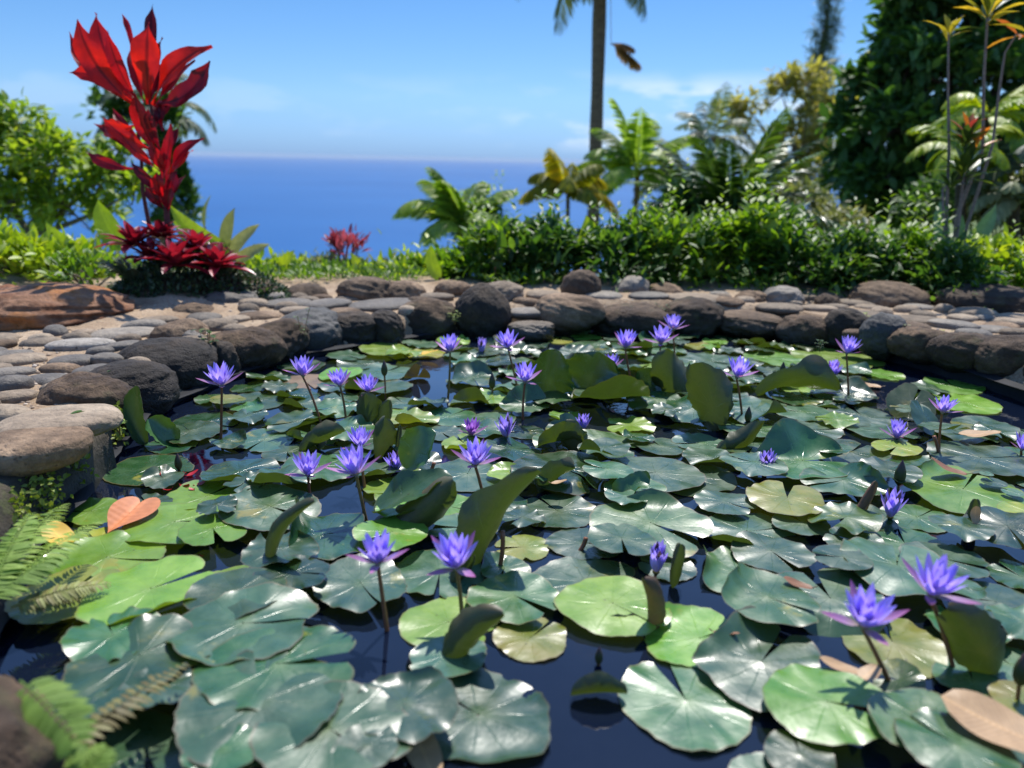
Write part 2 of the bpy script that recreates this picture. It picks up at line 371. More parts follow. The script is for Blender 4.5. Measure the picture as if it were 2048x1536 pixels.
def rock(name, mat, p, rx, ry, rz, label, cat='stone', group=None, rot=0., seed=0, lump=.12, flat=.0, rough=.026, sub=4, tilt=0., shear=0.):
    V, F = ICO[sub]; V = V.copy()
    sg = np.sign(V); V = sg*np.abs(V)**(.86); V /= np.linalg.norm(V, axis=1, keepdims=True)**.55
    V = V*(1+lump*snoise3(V, 2.2, seed)[:, None]+lump*.45*snoise3(V, 5, seed+50)[:, None]+rough*snoise3(V, 13, seed+90)[:, None]+rough*.5*snoise3(V, 30, seed+190)[:, None])
    V[:, 2] = np.where(V[:, 2] > 0, V[:, 2]*(1-flat*np.clip(V[:, 2], 0, 1)), V[:, 2])
    V[:, 0] += shear*V[:, 2]
    V = V*np.array([rx, ry, rz])
    c, s = math.cos(rot), math.sin(rot); V = V@np.array([[c, s, 0], [-s, c, 0], [0, 0, 1]])
    if tilt: c, s = math.cos(tilt), math.sin(tilt); V = V@np.array([[c, 0, s], [0, 1, 0], [-s, 0, c]])
    o = mk(name, V, F, mat); o.location = p
    return tag(o, label, cat, group)
# (cx, top, bottom, width, base z, material, label, extra)   photo pixels; the stone is set on its base at that spot
GR = 'boulders edging the pond'; GF_ = 'flat paving stones on the bank'; GB = 'boulders behind the paving'
ROCKS = [
 (-22, 925, 1085, 120, .00, 'K', 'rounded black boulder beside the mossy ledge, at the very edge of the picture', GR, {}),
 (42, 900, 1010, 130, .02, 'D', 'dark pitted boulder under the smooth grey slab, above the ferns', GR, {}),
 (66, 850, 930, 205, .17, 'B', 'smooth grey-brown slab stone with the sprouting weed at its tip', GR, {'flat': .45, 'lump': .07, 'rough': .015, 'slab': 1}),
 (122, 814, 868, 212, .20, 'T', 'long sunlit tan oval stone overhanging the mossy concrete ledge', GR, {'flat': .5, 'lump': .07, 'rough': .015, 'slab': 1}),
 (180, 752, 845, 168, .08, 'D', 'pitted brown boulder just behind the long tan oval stone', GR, {'rot': -.35, 'tilt': .16}),
 (266, 725, 820, 172, .04, 'K', 'black boulder with a small whorled weed at its foot', GR, {'tilt': .1}),
 (338, 680, 780, 180, .03, 'K', 'largest black domed boulder of the curved rim on the ti plant side', GR, {}),
 (446, 678, 742, 72, .03, 'K', 'small black boulder half hidden by the leafy weed', GR, {}),
 (486, 655, 725, 130, .04, 'D', 'dark brown boulder right behind the leafy weed on the rim', GR, {'tilt': .12}),
 (548, 640, 708, 125, .03, 'D', 'dark boulder leaning on the big grey-topped one', GR, {'tilt': .2}),
 (620, 617, 694, 140, .02, 'G2', 'big boulder with smooth grey top and thin weed growing before it', GR, {'tilt': .12}),
 (705, 622, 680, 96, .03, 'K', 'black boulder beside the big grey-topped one', GR, {}),
 (772, 618, 676, 84, .03, 'K', 'small black egg-shaped boulder above the trickle mark', GR, {'rot': -.4}),
 (857, 593, 664, 112, .02, 'D', 'lumpy dark boulder left against the tall pointed one', GR, {}),
 (967, 568, 668, 104, .01, 'K', 'tall pointed black boulder, highest of the pond rim', GR, {'lump': .07, 'point': 1}),
 (1062, 634, 664, 84, .05, 'T', 'low pale flat stone in the gap of the far rim', GR, {'flat': .3}),
 (1135, 587, 648, 120, .06, 'B', 'angular smooth grey-brown boulder right of the gap', GR, {'lump': .15}),
 (1264, 597, 660, 138, .03, 'D', 'dark boulder with a sunlit tan top, centre of the far rim', GR, {'flat': .2}),
 (1380, 597, 660, 118, .03, 'D', 'black round boulder behind the two tallest far flowers', GR, {}),
 (1500, 612, 655, 138, .06, 'B', 'low flat brown slab in the far rim', GR, {'flat': .4, 'lump': .14}),
 (1604, 624, 672, 92, .05, 'D', 'squat dark boulder with flat top on the far right rim', GR, {}),
 (1684, 615, 682, 84, .04, 'K', 'round black boulder beside the small clean grey one', GR, {}),
 (1762, 632, 696, 78, .08, 'G2', 'small clean grey round boulder on the right rim', GR, {}),
 (1838, 652, 704, 108, .10, 'D', 'weedy dark brown rim boulder left of the furrowed grey one', GR, {}),
 (1930, 662, 722, 116, .10, 'D', 'furrowed grey-brown boulder above the black liner', GR, {'tilt': .1}),
 (2025, 672, 742, 140, .10, 'D', 'dark boulder at the end of the right rim', GR, {'tilt': .12}),
 (2130, 700, 775, 140, .10, 'D', 'dark boulder past the end of the right rim', GR, {}),
 (362, 640, 690, 112, .12, 'B', 'brown pitted ridge stone behind the largest black boulder', GR, {}),
 (385, 665, 690, 48, .13, 'G', 'small round grey stone behind the leafy weed', GR, {}),
 (440, 632, 655, 80, .14, 'T', 'smooth tan stone between the rim and the ground cover', GR, {}),
 (20, 572, 640, 110, .12, 'R', 'rusty boulder at the left edge, behind the big orange one', GB, {}),
 (108, 578, 668, 285, .10, 'R', 'big craggy rusty orange boulder at the left of the path', GB, {'lump': .10, 'rough': .085, 'tilt': .06, 'dome': 1}),
 (468, 578, 620, 118, .12, 'G', 'wide smooth grey stone beside the dark ground cover', GB, {}),
 (393, 606, 635, 86, .12, 'B', 'brown flattish stone in front of the ground cover', GB, {}),
 (520, 566, 592, 42, .14, 'G', 'small grey stone behind the wide smooth grey one', GB, {}),
 (606, 568, 602, 98, .12, 'B', 'brown mound-shaped stone behind the pale flat pavers', GB, {}),
 (735, 557, 602, 120, .12, 'B', 'wide brown boulder before the yellow-green hedge', GB, {'lump': .15}),
 (806, 562, 596, 84, .13, 'B', 'brown stone joined to the right of the wide brown boulder', GB, {}),
 (905, 564, 592, 80, .13, 'B', 'brown stone behind the tall pointed black boulder', GB, {}),
 (1000, 564, 604, 95, .13, 'T', 'tan sunlit stone peeking out right of the pointed boulder', GB, {}),
 (1163, 541, 600, 78, .12, 'B', 'upright round brown boulder below the single bright leaf', GB, {'lump': .06}),
 (1258, 556, 592, 76, .12, 'G', 'slanted grey stone right of the upright round boulder', GB, {'tilt': .3}),
 (1325, 566, 592, 76, .12, 'B', 'brown stone tucked under the dense green hedge', GB, {}),
 (1500, 585, 606, 66, .13, 'B', 'small low brown stone under the hedge', GB, {}),
 (1566, 573, 610, 80, .13, 'G', 'pale grey stone with a chipped face under the hedge', GB, {'lump': .16}),
 (1656, 588, 612, 54, .13, 'B', 'small reddish brown stone on the sandy bank', GB, {}),
 (1774, 565, 622, 150, .10, 'B', 'large domed brown boulder with a band of shade across it', GB, {'lump': .05}),
 (1985, 571, 640, 215, .10, 'D', 'long dark reddish boulder beneath the ti plant stems', GB, {'lump': .08}),
 (35, 1358, 1640, 200, .02, 'D', 'blurred dark grey boulder in the near corner beside the fern', GR, {'nz': 1}),
]
FLAGS = [
 (255, 667, 124, 'G', 'smooth grey paver in front of the big rusty boulder'), (85, 686, 76, 'T', 'tan paver half sunk in gravel before the rusty boulder'),
 (162, 691, 116, 'P', 'pale pitted paver full of small holes'), (252, 696, 66, 'G', 'light oval paver right of the pitted one'),
 (40, 720, 90, 'T', 'sandy grey paver at the left edge of the path'), (142, 722, 88, 'G', 'long grey paver in front of the pitted one'),
 (212, 720, 58, 'G', 'small blue-grey paver against the big black boulder'), (22, 748, 78, 'G', 'dark blue-grey paver cut by the picture edge'),
 (108, 762, 112, 'G', 'long dark wedge paver beside the black boulder with weed'), (192, 742, 84, 'G', 'narrow slate grey paver next to the black boulder'),
 (28, 796, 84, 'T', 'pale rough paver beside the washed gravel'), (-5, 690, 66, 'B', 'brown round paver beneath the tiny seedlings'),
 (5, 772, 50, 'G', 'small grey chip paver at the picture edge'),
 (315, 640, 70, 'T', 'tan paver between rusty boulder and ridge stone'), (520, 630, 84, 'B', 'brown paver behind the leaning dark boulder'),
 (575, 606, 90, 'G', 'pale slim paver in front of the mound-shaped stone'), (655, 608, 92, 'G', 'light grey paver right of the slim pale one'),
 (470, 638, 56, 'T', 'small tan paver near the dark brown rim boulder'), (590, 622, 60, 'T', 'sunlit tan paver behind the grey-topped boulder'),
 (768, 604, 142, 'G', 'broad smooth grey paver left of the lumpy dark boulder'), (700, 592, 50, 'T', 'thin tan paver below the wide brown boulder'),
 (874, 592, 66, 'T', 'sunny tan paver behind the lumpy dark boulder'), (690, 622, 60, 'B', 'brown paver behind the black rim boulders'),
 (1060, 612, 90, 'G', 'greyish paver right of the tall pointed boulder'), (1086, 592, 70, 'T', 'tan paver left of the upright round boulder'),
 (1204, 591, 74, 'G', 'smooth blue-grey paver right of the upright round boulder'), (1300, 594, 80, 'G', 'flat grey paver behind the far rim centre'),
 (1392, 598, 100, 'T', 'golden sunlit paver behind the black round boulder'), (1450, 602, 70, 'B', 'brown paver beside the golden sunlit one'),
 (1560, 614, 90, 'T', 'broken tan paver on the far right bank'), (1640, 612, 70, 'T', 'rough sandy paver behind the squat dark boulder'),
 (1724, 628, 90, 'T', 'curved tan paver behind the clean grey round boulder'), (1830, 640, 110, 'T', 'wide sunlit sandy paver on the right bank'),
 (1905, 655, 90, 'G', 'grey paver behind the furrowed boulder'), (1985, 660, 90, 'G', 'flat grey paver at the far end of the right bank'),
 (1715, 655, 50, 'B', 'small brown paver behind the round black boulder'), (2045, 690, 70, 'T', 'tan paver cut off at the right picture edge'),
]
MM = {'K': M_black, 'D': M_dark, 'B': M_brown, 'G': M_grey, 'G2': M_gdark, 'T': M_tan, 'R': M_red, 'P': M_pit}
for i, (cx, top, bot, wpx, zb, mt, lab, grp, ex) in enumerate(ROCKS):
    p = W(cx, bot, zb); s = scale_at(p); rx = wpx*s/2; h = (bot-top)*s
    ry = min(rx*.85, .16+rx*.35); h2 = max(.03, (h-ry*.35*abs(p.z-CAMH)/math.hypot(p.x, p.y))); 
    if ex.get('nz'): p = Vector((-.78, .66, 0)); rx = .17; ry = .16; h2 = .26
    ytop = p.y+ry*.75; zt = WY(cx, top, ytop).z if not ex.get('nz') else .24
    if ex.get('slab'): zb += .02
    rz = max(.04, (zt-(zb-.07))/2*1.04); c = Vector((p.x*ytop/max(p.y, .1) if not ex.get('nz') else p.x, ytop, zb-.07+rz))
    az = math.atan2(-c.x, c.y)
    if grp == GR and not ex.get('nz') and 430 < cx < 1720: c = c*1.0; c.x *= .99; c.y -= .05
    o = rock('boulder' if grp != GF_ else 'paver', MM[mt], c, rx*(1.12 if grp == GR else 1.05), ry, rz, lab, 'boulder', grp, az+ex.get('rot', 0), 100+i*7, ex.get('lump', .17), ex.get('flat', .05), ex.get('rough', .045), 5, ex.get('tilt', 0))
    if ex.get('dome'):
        for v in o.data.vertices: v.co.z *= 1.25-.55*max(0, v.co.x/rx+.25)**1.3
    if ex.get('point'):
        for v in o.data.vertices:
            k = max(0, v.co.z/rz); v.co.x *= 1-.35*k*k; v.co.y *= 1-.3*k*k
for i, (cx, cyp, wpx, mt, lab) in enumerate(FLAGS):
    p = W(cx, cyp, .148); s = scale_at(p); rx = wpx*s/2
    zz = float(ground_h(np.array(p.x), np.array(p.y)))
    rock('paver', MM[mt], (p.x, p.y, max(zz, .11)+.004), rx*1.08, rx*(.65+.25*rng.random()), .028+.012*rng.random(), lab, 'paving stone', GF_, math.atan2(-p.x, p.y)+rng.normal()*.3, 900+i*5, .09, .35, .008, 4)
# further pavers packed between the named ones; each is described from the stone it touches
LMR = [(cx, cyp, lab) for cx, cyp, wpx, mt, lab in FLAGS]
STN = [(W(cx, cyp, .148), wpx*scale_at(W(cx, cyp, .148))/2) for cx, cyp, wpx, mt, lab in FLAGS]
STN += [(W(cx, bot-8, zb), wpx*scale_at(W(cx, bot, zb))/2) for (cx, top, bot, wpx, zb, mt, lab, grp, ex) in ROCKS]
qp = random.Random(4); usedr = set()
for _ in range(5000):
    cx = qp.uniform(-40, 2090); cyp = qp.uniform(588, 830); pp = W(cx, cyp, .148); sd_ = float(sdist(np.array(pp.x), np.array(pp.y))); rr_ = qp.uniform(.05, .15)
    if not .06+rr_*.6 < sd_ < 1.0 or pp.y > 5.3 or (pp-MOUND).length < .45: continue
    if any(math.hypot(pp.x-a.x, (pp.y-a.y)*1.3) < .80*(rr_+b_) for a, b_ in STN): continue
    mt = qp.choice('TBTGBTT'); col_ = {'T': 'tan', 'B': 'brown', 'G': 'grey'}[mt]; x_, y_ = PX(pp)
    for dd, fx_, fy_, l_ in sorted((math.hypot(x_-a, (y_-b_)*2.2), a, b_, l) for a, b_, l in LMR)[:5]:
        nm_ = ('right of' if x_ > fx_ else 'left of') if abs(x_-fx_) > abs(y_-fy_)*2.5 else ('in front of' if y_ > fy_ else 'behind')
        k_ = (l_, nm_, col_)
        if k_ not in usedr: break
    else: continue
    usedr.add(k_); STN.append((pp, rr_))
    zz = float(ground_h(np.array(pp.x), np.array(pp.y)))
    lw = l_.split(); l2 = ' '.join(lw[:9])
    rock('paver', MM[mt], (pp.x, pp.y, max(zz, .11)), rr_, rr_*qp.uniform(.5, .85), qp.uniform(.03, .055), f'low {col_} stone, {nm_} the {l2}', 'paving stone', GF_, qp.uniform(-.6, .6), int(pp.x*1e4) % 9999, .13, .3, .012, 3)
print('stones', len(STN))
# small rubble: gravel lying between the pavers, uncountable
gm = MB(); gt = (ICO[2][0], ICO[2][1], np.zeros((len(ICO[2][0]), 2)))
P = []
for _ in range(2600):
    cx = rng.uniform(-80, 2100); q = W(cx, rng.uniform(585, 830), .14)
    sd_ = float(sdist(np.array(q.x), np.array(q.y)))
    if sd_ < .08 or sd_ > 1.1: continue
    P.append((q.x, q.y, float(ground_h(np.array(q.x), np.array(q.y)))))
for _ in range(700):
    q = W(rng.uniform(-20, 300), rng.uniform(655, 850), .14)
    if float(sdist(np.array(q.x), np.array(q.y))) > .1: P.append((q.x, q.y, float(ground_h(np.array(q.x), np.array(q.y)))))
P = np.array(P); n = len(P); scatter(gm, (gt[0]*np.array([1, .8, .6]), gt[1], gt[2]), P, rdir(n)*np.array([1, 1, .2]), np.tile([0, 0, 1.], (n, 1)), .0025+.008*rng.random(n)**3)
m_grav, t, b = newmat('gravel_chips'); a = nn(t, 'ShaderNodeAttribute', attribute_name='rnd'); t.links.new(ramp(t, a.outputs['Fac'], [(0, (.10, .07, .05)), (.5, (.30, .22, .15)), (1, (.55, .47, .38))]), b.inputs['Base Color']); b.inputs['Roughness'].default_value = .9
tag(gm.build('gravel', m_grav), 'fine loose gravel between the paving stones', 'gravel', kind='stuff')
# mossy concrete ledge under the overhanging stones
lv = []; lp = [(236, 925), (212, 942), (190, 975), (120, 1020), (60, 1085), (-20, 1180), (-60, 1300)]
for (x, y) in lp:
    q = W(x, y+12, 0)
    for dx, z in ((.0, -.1), (-.005, .04), (-.02, .10), (-.035, .15), (-.12, .16), (-.32, .15)):
        lv.append((q.x+dx+.012*math.sin(x*.1+z*40), q.y-dx*.3+.01*math.sin(y*.07+z*60), z))
lo = mk('concrete_ledge', lv, gridF(len(lp), 6), M_conc); tag(lo, 'mossy weathered concrete ledge beneath the overhanging flat stones', 'ledge')
md = lo.modifiers.new('s', 'SUBSURF'); md.levels = md.render_levels = 2
# ================================================================ water lilies
def padmat(name, top, top2, under, bright=.65, rough=.315, spots=0., trans=.16):
    m, t, b = newmat(name); oc = objc(t); oi = nn(t, 'ShaderNodeObjectInfo')
    uvn = nn(t, 'ShaderNodeUVMap'); sp = nn(t, 'ShaderNodeSeparateXYZ'); t.links.new(uvn.outputs[0], sp.inputs[0])
    cm = nn(t, 'ShaderNodeCombineXYZ'); r100 = mth(t, 'MULTIPLY', oi.outputs['Random'], 53.)
    for i in range(3): t.links.new(r100, cm.inputs[i])
    va = nn(t, 'ShaderNodeVectorMath', operation='ADD'); t.links.new(oc, va.inputs[0]); t.links.new(cm.outputs[0], va.inputs[1]); v = va.outputs[0]
    n1 = noise(t, 9, 4, .6, v); n2 = noise(t, 60, 4, .6, v); n3 = noise(t, 25, 3, .6, v)
    c = ramp(t, n1, [(.32, top), (.68, top2)])
    # radial veins
    sn = mth(t, 'ABSOLUTE', mth(t, 'SINE', mth(t, 'MULTIPLY', mth(t, 'ADD', sp.outputs[0], mth(t, 'MULTIPLY', n3, .02)), 35.), None), None)
    vein = mth(t, 'MULTIPLY', rmap(t, sn, 0, .16, 1, 0), rmap(t, sp.outputs[1], .25, .95, 1, .15))
    c = mixc(t, mth(t, 'MULTIPLY', vein, .22), c, mixc(t, 1., c, (1.7, 1.6, 1.3), 'MULTIPLY'))
    c = mixc(t, rmap(t, n2, .45, .7, 0, .3), c, mixc(t, 1., c, (.6, .65, .6), 'MULTIPLY'))
    c = mixc(t, rmap(t, sp.outputs[1], .0, .30, .28, 0), c, (.16, .22, .05))                 # paler round the stalk scar
    # small brown blemishes and eaten specks
    vo = nn(t, 'ShaderNodeTexVoronoi'); vo.inputs['Scale'].default_value = 55; t.links.new(v, vo.inputs[0])
    s1 = mth(t, 'MULTIPLY', rmap(t, vo.outputs[0], .10, .16, 1, 0), rmap(t, noise(t, 13, 2, .5, v), .60-.1*spots, .66-.1*spots))
    c = mixc(t, mth(t, 'MULTIPLY', s1, .75), c, (.05, .03, .012))
    c = mixc(t, mth(t, 'MULTIPLY', rmap(t, noise(t, 6, 5, .65, v), .62-.13*spots, .70-.1*spots), .65), c, (.30, .27, .03))
    rim = rmap(t, sp.outputs[1], .955, .995)
    c = mixc(t, mth(t, 'MULTIPLY', rim, .5), c, (.16, .10, .04))
    hs = nn(t, 'ShaderNodeHueSaturation'); t.links.new(c, hs.inputs['Color']); t.links.new(rmap(t, oi.outputs['Random'], 0, 1, bright, 1.35), hs.inputs['Value'])
    wn = nn(t, 'ShaderNodeTexWhiteNoise', noise_dimensions='1D'); t.links.new(oi.outputs['Random'], wn.inputs['W']); t.links.new(rmap(t, wn.outputs[0], 0, 1, .475, .515), hs.inputs['Hue'])
    c = hs.outputs[0]
    ug = ramp(t, n1, [(.3, under), (.7, (under[0]*1.7+.01, under[1]*1.1, under[2]*1.3))])
    ug = mixc(t, mth(t, 'MULTIPLY', vein, .6), ug, (.12, .14, .035)); ug = mixc(t, rmap(t, n3, .45, .62, 0, .5), ug, (.085, .055, .018)); ug = mixc(t, rmap(t, n2, .5, .66, 0, .45), ug, (.02, .03, .006))
    geo = nn(t, 'ShaderNodeNewGeometry')
    cc = mixc(t, geo.outputs['Backfacing'], c, ug)
    t.links.new(cc, b.inputs['Base Color'])
    b.inputs['Roughness'].default_value = rough; t.links.new(mth(t, 'ADD', rmap(t, noise(t, 18, 3, .5, v), .3, .7, rough-.06, rough+.10), mth(t, 'MULTIPLY', geo.outputs['Backfacing'], .2)), b.inputs['Roughness'])
    b.inputs['Specular IOR Level'].default_value = .9
    p = bump(t, None, mth(t, 'MULTIPLY', vein, -1), .35, .002); bump(t, b, n3, .22, .006, p)
    tr = nn(t, 'ShaderNodeBsdfTranslucent'); t.links.new(mixc(t, .5, mixc(t, 1., c, (1.8, 1.6, .5), 'MULTIPLY'), (.18, .26, .015)), tr.inputs[0])
    ms = nn(t, 'ShaderNodeMixShader'); ms.inputs[0].default_value = trans
    t.links.new(b.outputs[0], ms.inputs[1]); t.links.new(tr.outputs[0], ms.inputs[2]); t.links.new(ms.outputs[0], t.nodes['Material Output'].inputs[0])
    return m
PM = {
 'g': padmat('pad_green', (.022, .080, .022), (.046, .125, .034), (.045, .060, .012)),
 't': padmat('pad_teal', (.028, .078, .036), (.055, .125, .060), (.045, .055, .014)),  # bluer green: sky sheen of shaded pads put into the colour
 'd': padmat('pad_dark', (.010, .044, .013), (.024, .078, .021), (.040, .052, .010), rough=.24),
 'b': padmat('pad_sunlit_tone', (.11, .25, .022), (.19, .34, .04), (.07, .085, .015), trans=.28, bright=.9),  # lighter yellow-green: the sunlit look of pads put into the colour
 'y': padmat('pad_yellow', (.16, .25, .03), (.30, .30, .03), (.10, .09, .02), spots=.8, trans=.24),
 'o': padmat('pad_olive', (.035, .075, .016), (.055, .10, .02), (.040, .056, .008), trans=.17),
 'n': padmat('pad_brown', (.13, .06, .025), (.22, .11, .05), (.10, .05, .02), rough=.5, spots=.3, trans=.1),
}
TONE = {'g': 'green', 't': 'blue-green', 'd': 'dark green', 'b': 'bright green', 'y': 'yellowing', 'o': 'olive', 'n': 'brown'}
def pad_mesh(r, seed, notch=.10, wave=.032, curls=(), teeth=.022, cup=.0, elong=1.06, sinus_rot=0., lobes=0):
    q = np.random.default_rng(seed); na, nr = 72, 9
    th = np.linspace(notch, 2*PI-notch, na); rr = np.array([.015, .14, .28, .42, .55, .68, .8, .91, 1.])
    T, Q = np.meshgrid(th, rr)
    k = q.integers(16, 26); ph = q.random(8)*6.28
    tooth = teeth*(np.abs(((T*k/(2*PI)+.25*np.sin(T*3+ph[0])) % 1)-.5)*2-.5)*2
    cf = 1.7 if len(curls) else 1.
    edge = 1+cf*(.030*np.sin(2*T+ph[1])+.030*np.sin(3*T+ph[2])+.022*np.sin(5*T+ph[3]))+tooth*(.4+.6*q.random())
    dn = np.minimum(T-notch, 2*PI-notch-T); edge = edge*(1-.10*np.exp(-dn/.10))*(1+.05*np.exp(-((dn-.45)/.35)**2))
    if lobes:  # bitten edge
        for _ in range(lobes): a0 = q.random()*6.28; edge = edge*(1-.22*np.exp(-((T-a0)/.09)**2))
    Rd = Q*(1+(edge-1)*Q**3)
    X = Rd*np.cos(T)*elong*r; Y = Rd*np.sin(T)*r
    w = wave*r*(Q**2.2)*(np.sin(2*T+ph[4])*.8+np.sin(3*T+ph[5])*1.0+.6*np.sin(5*T+ph[6])+.35*np.sin(9*T+ph[7]))
    w = w+wave*r*.9*Q**7*np.sin(q.integers(9, 15)*T+ph[0])*(.5+.5*np.sin(2*T+ph[3]))
    Z = w+cup*r*Q**2+.02*r*np.exp(-Q*5)+r*wave*.35*np.sin(X/r*5+ph[1])*np.sin(Y/r*4+ph[2])
    Z = Z-(Z[-1].mean()*.3)
    c, s = math.cos(sinus_rot), math.sin(sinus_rot); X, Y = X*c-Y*s, X*s+Y*c
    V = np.stack([X, Y, Z], -1).reshape(-1, 3)
    for (al, s0, rad, amax) in curls:      # al degrees, s0 in radii, rad in radii, amax degrees
        d = np.array([math.cos(R(al)), math.sin(R(al))]); pr = np.array([-d[1], d[0]])
        sdd = V[:, :2]@d-s0*r; sid = V[:, :2]@pr; tt = np.clip(sdd-.25*sid*sid/r*(1 if amax > 60 else 0), 0, None); rho = rad*r; a = np.minimum(tt/rho, R(amax)); ex = tt-rho*a
        ns = rho*np.sin(a)+ex*np.cos(a); nz = rho*(1-np.cos(a))+ex*np.sin(a); zz = V[:, 2]
        V[:, :2] += np.outer(ns-tt-zz*np.sin(a), d); V[:, 2] = zz*np.cos(a)+nz
    if len(curls):
        f = 2.4/r; o3 = V.copy(); k_ = .055*r*np.clip(V[:, 2]/(.25*r), 0, 1.6)
        V[:, 0] += k_*np.sin(o3[:, 1]*f+ph[0]+o3[:, 2]*f); V[:, 1] += 1.5*k_*np.sin(o3[:, 0]*f*1.2+ph[1]); V[:, 2] += k_*1.3*np.sin(o3[:, 0]*f*1.5+ph[2])
    uv = np.stack([T/(2*PI), Q], -1).reshape(-1, 2)
    return V, GF(nr, na)[:, ::-1], uv
PADS = []        # placed pads: x, y, r for packing and layering
LM = []          # landmarks for the labels
def place_pad(x, y, r, mat, label=None, seed=0, z=None, tilt=(0, 0), rot=None, shape=None, **k):
    q = random.Random(seed*13+5)
    if rot is None: rot = q.uniform(0, 2*PI)
    V, F, uv = pad_mesh(r, seed, sinus_rot=rot, notch=q.uniform(.03, .16), **k)
    ov = [p for p in PADS if math.hypot(p[0]-x, p[1]-y) < .82*(p[2]+r)]
    if z is None: z = .004+min(.050, (max([p[3] for p in ov])+.011) if ov else .0)
    PADS.append((x, y, r, z if z < .06 else .01))
    tx, ty = tilt; tx = tx*.35 if 0 < tx < 20 else tx
    if tx or ty:
        M = np.array((Matrix.Rotation(R(tx), 3, 'X') @ Matrix.Rotation(R(ty), 3, 'Y')).transposed()); V = V@M
        z = max(z, -V[:, 2].min()*.75)
    V[:, 2] = np.maximum(V[:, 2], -z+.0015+.002*q.random()) if not (k.get('curls')) else V[:, 2]
    o = mk('lily_pad', V, F, PM[mat], uv=uv, loc=(x, y, z))
    md = o.modifiers.new('thick', 'SOLIDIFY'); md.thickness = .0012; md.offset = 0
    o.modifiers.remove(md)
    o['px'] = PX((x, y, z)); o['tone'] = mat; o['shp'] = shape or 'flat'; o['w'] = r
    if label: tag(o, label, 'lily pad', 'floating lily pads')
    else: AUTO.append(o)
    return o
AUTO = []
def P(px, py, w, mat, label=None, **k):
    k.setdefault('seed', int(px*3+py)); p = W(px, py, .01); r = w*scale_at(p)/2/1.03
    return place_pad(p.x, p.y, r, mat, label, **k)
C = lambda al, s0=.35, rad=.35, amax=80: (al, s0, rad, amax)
# ---- near left group
P(182, 1018, 140, 'b', 'bright green pad under the orange heart-shaped fallen leaf', wave=.03, curls=[C(-100, .75, .5, 40)])
P(295, 1003, 95, 't', 'small blue-green pad just behind the orange heart-shaped leaf')
P(412, 990, 170, 'b', 'light green pad with raised near edge, between red petals and notched bright pad', curls=[C(-80, .6, .4, 50)], rot=1.2)
P(350, 1052, 195, 'b', 'bright green pad right of the orange heart-shaped leaf', rot=.3)
P(428, 1076, 135, 'b', 'small speckled bright pad left of the upright tilted one', wave=.01)
P(543, 1036, 185, 't', 'round blue-green pad tipped up toward the camera above a folded one', z=.04, tilt=(14, 6), rot=-.3, shape='tilted')
P(193, 1080, 125, 'y', 'bright yellow pad beside the orange leaf at the mossy ledge')
P(215, 1124, 215, 'b', 'broad bright green pad with its notch open to the right near the ferns', rot=-.05, curls=[C(170, .7, .5, 30)])
P(140, 1208, 210, 'y', 'yellow-green spotted pad under the dark fern tips', wave=.015)
P(468, 1168, 175, 'b', 'bright green pad with tiny holes beside the open water', rot=.6, wave=.02)
P(306, 1212, 250, 'b', 'large light green pad with its near edge lifted showing a dark gap', rot=.8, curls=[C(-60, .55, .45, 45)])
P(478, 1222, 195, 'g', 'mid-green pad wedged right of the large lifted one')
P(588, 1182, 140, 'd', 'dark shiny pad behind the dish-like pale one', wave=.03)
P(722, 1178, 188, 't', 'pale dish-like pad behind the left front flower stem', rot=-1.0, cup=.06, tilt=(8, 0), z=.025)
P(232, 1312, 185, 'g', 'wavy green pad behind the big fern-side pad', wave=.06)
P(285, 1355, 265, 'g', 'big wavy green pad with shiny bumps beside the fern tip', wave=.05, rot=1.)
P(490, 1288, 275, 't', 'big blue-green pad with wavy rim left of the open water', wave=.05, rot=.2, curls=[C(-110, .7, .45, 40)])
P(560, 1372, 300, 'g', 'large pad carrying a small curled brown leaf', wave=.03, rot=.15)
P(525, 1450, 330, 't', 'very large smooth pad in front of the one with the curled brown leaf', wave=.04)
P(290, 1490, 205, 't', 'smooth blue pad beside the blurred brown fern at the bottom')
P(665, 1508, 300, 't', 'smooth teal pad at the bottom edge left of the whole round pad')
P(452, 1548, 140, 'g', 'bottom edge pad cut off below the very large smooth one')
P(80, 1545, 170, 't', 'pad half under the boulder in the near corner')
# ---- near centre
P(957, 1424, 292, 't', 'whole round pad with open notch floating in front of the folded leaf', rot=2.45, wave=.035, curls=[C(-80, .72, .5, 30), C(20, .75, .5, 25)], seed=41)
P(896, 1240, 188, 'b', 'round bright pad behind the olive folded leaf and flower stem', rot=-.4, wave=.02)
P(1062, 1270, 150, 'y', 'yellow-green pad peeking out under the rippled one', wave=.02)
P(1030, 1200, 185, 'g', 'rippled pad with a dark crack right of the front flower stem', rot=-.7, wave=.035)
P(1172, 1160, 215, 't', 'smooth blue-green pad behind the pointed brown leaf', wave=.03)
P(1225, 1215, 220, 'b', 'sunlit bright pad at the foot of the pointed brown leaf', wave=.02)
P(1166, 1082, 140, 't', 'small flat pad carrying a cut stalk stub'); P(1115, 1018, 160, 't'); P(1045, 1090, 110, 'y', 'decaying yellow pad with black patches under the dark leaning stalk', lobes=3)
P(1300, 1062, 225, 'g', 'broad pad with reddish turned-back rear edge', z=.03, tilt=(10, 0), curls=[C(85, .55, .3, 125)], rot=-.6)
P(1335, 1130, 110, 't'); P(900, 1010, 120, 'b', 'glowing light green pad between the two folded leaves')
P(1400, 1272, 225, 'b', 'bright pale pad right of the pointed brown leaf', wave=.02, rot=.5, curls=[C(130, .6, .4, 35)])
P(1372, 1395, 270, 'g', 'broad pad touched by the small cupped olive leaf', wave=.025, rot=1.8)

P(735, 1540, 130, 't')
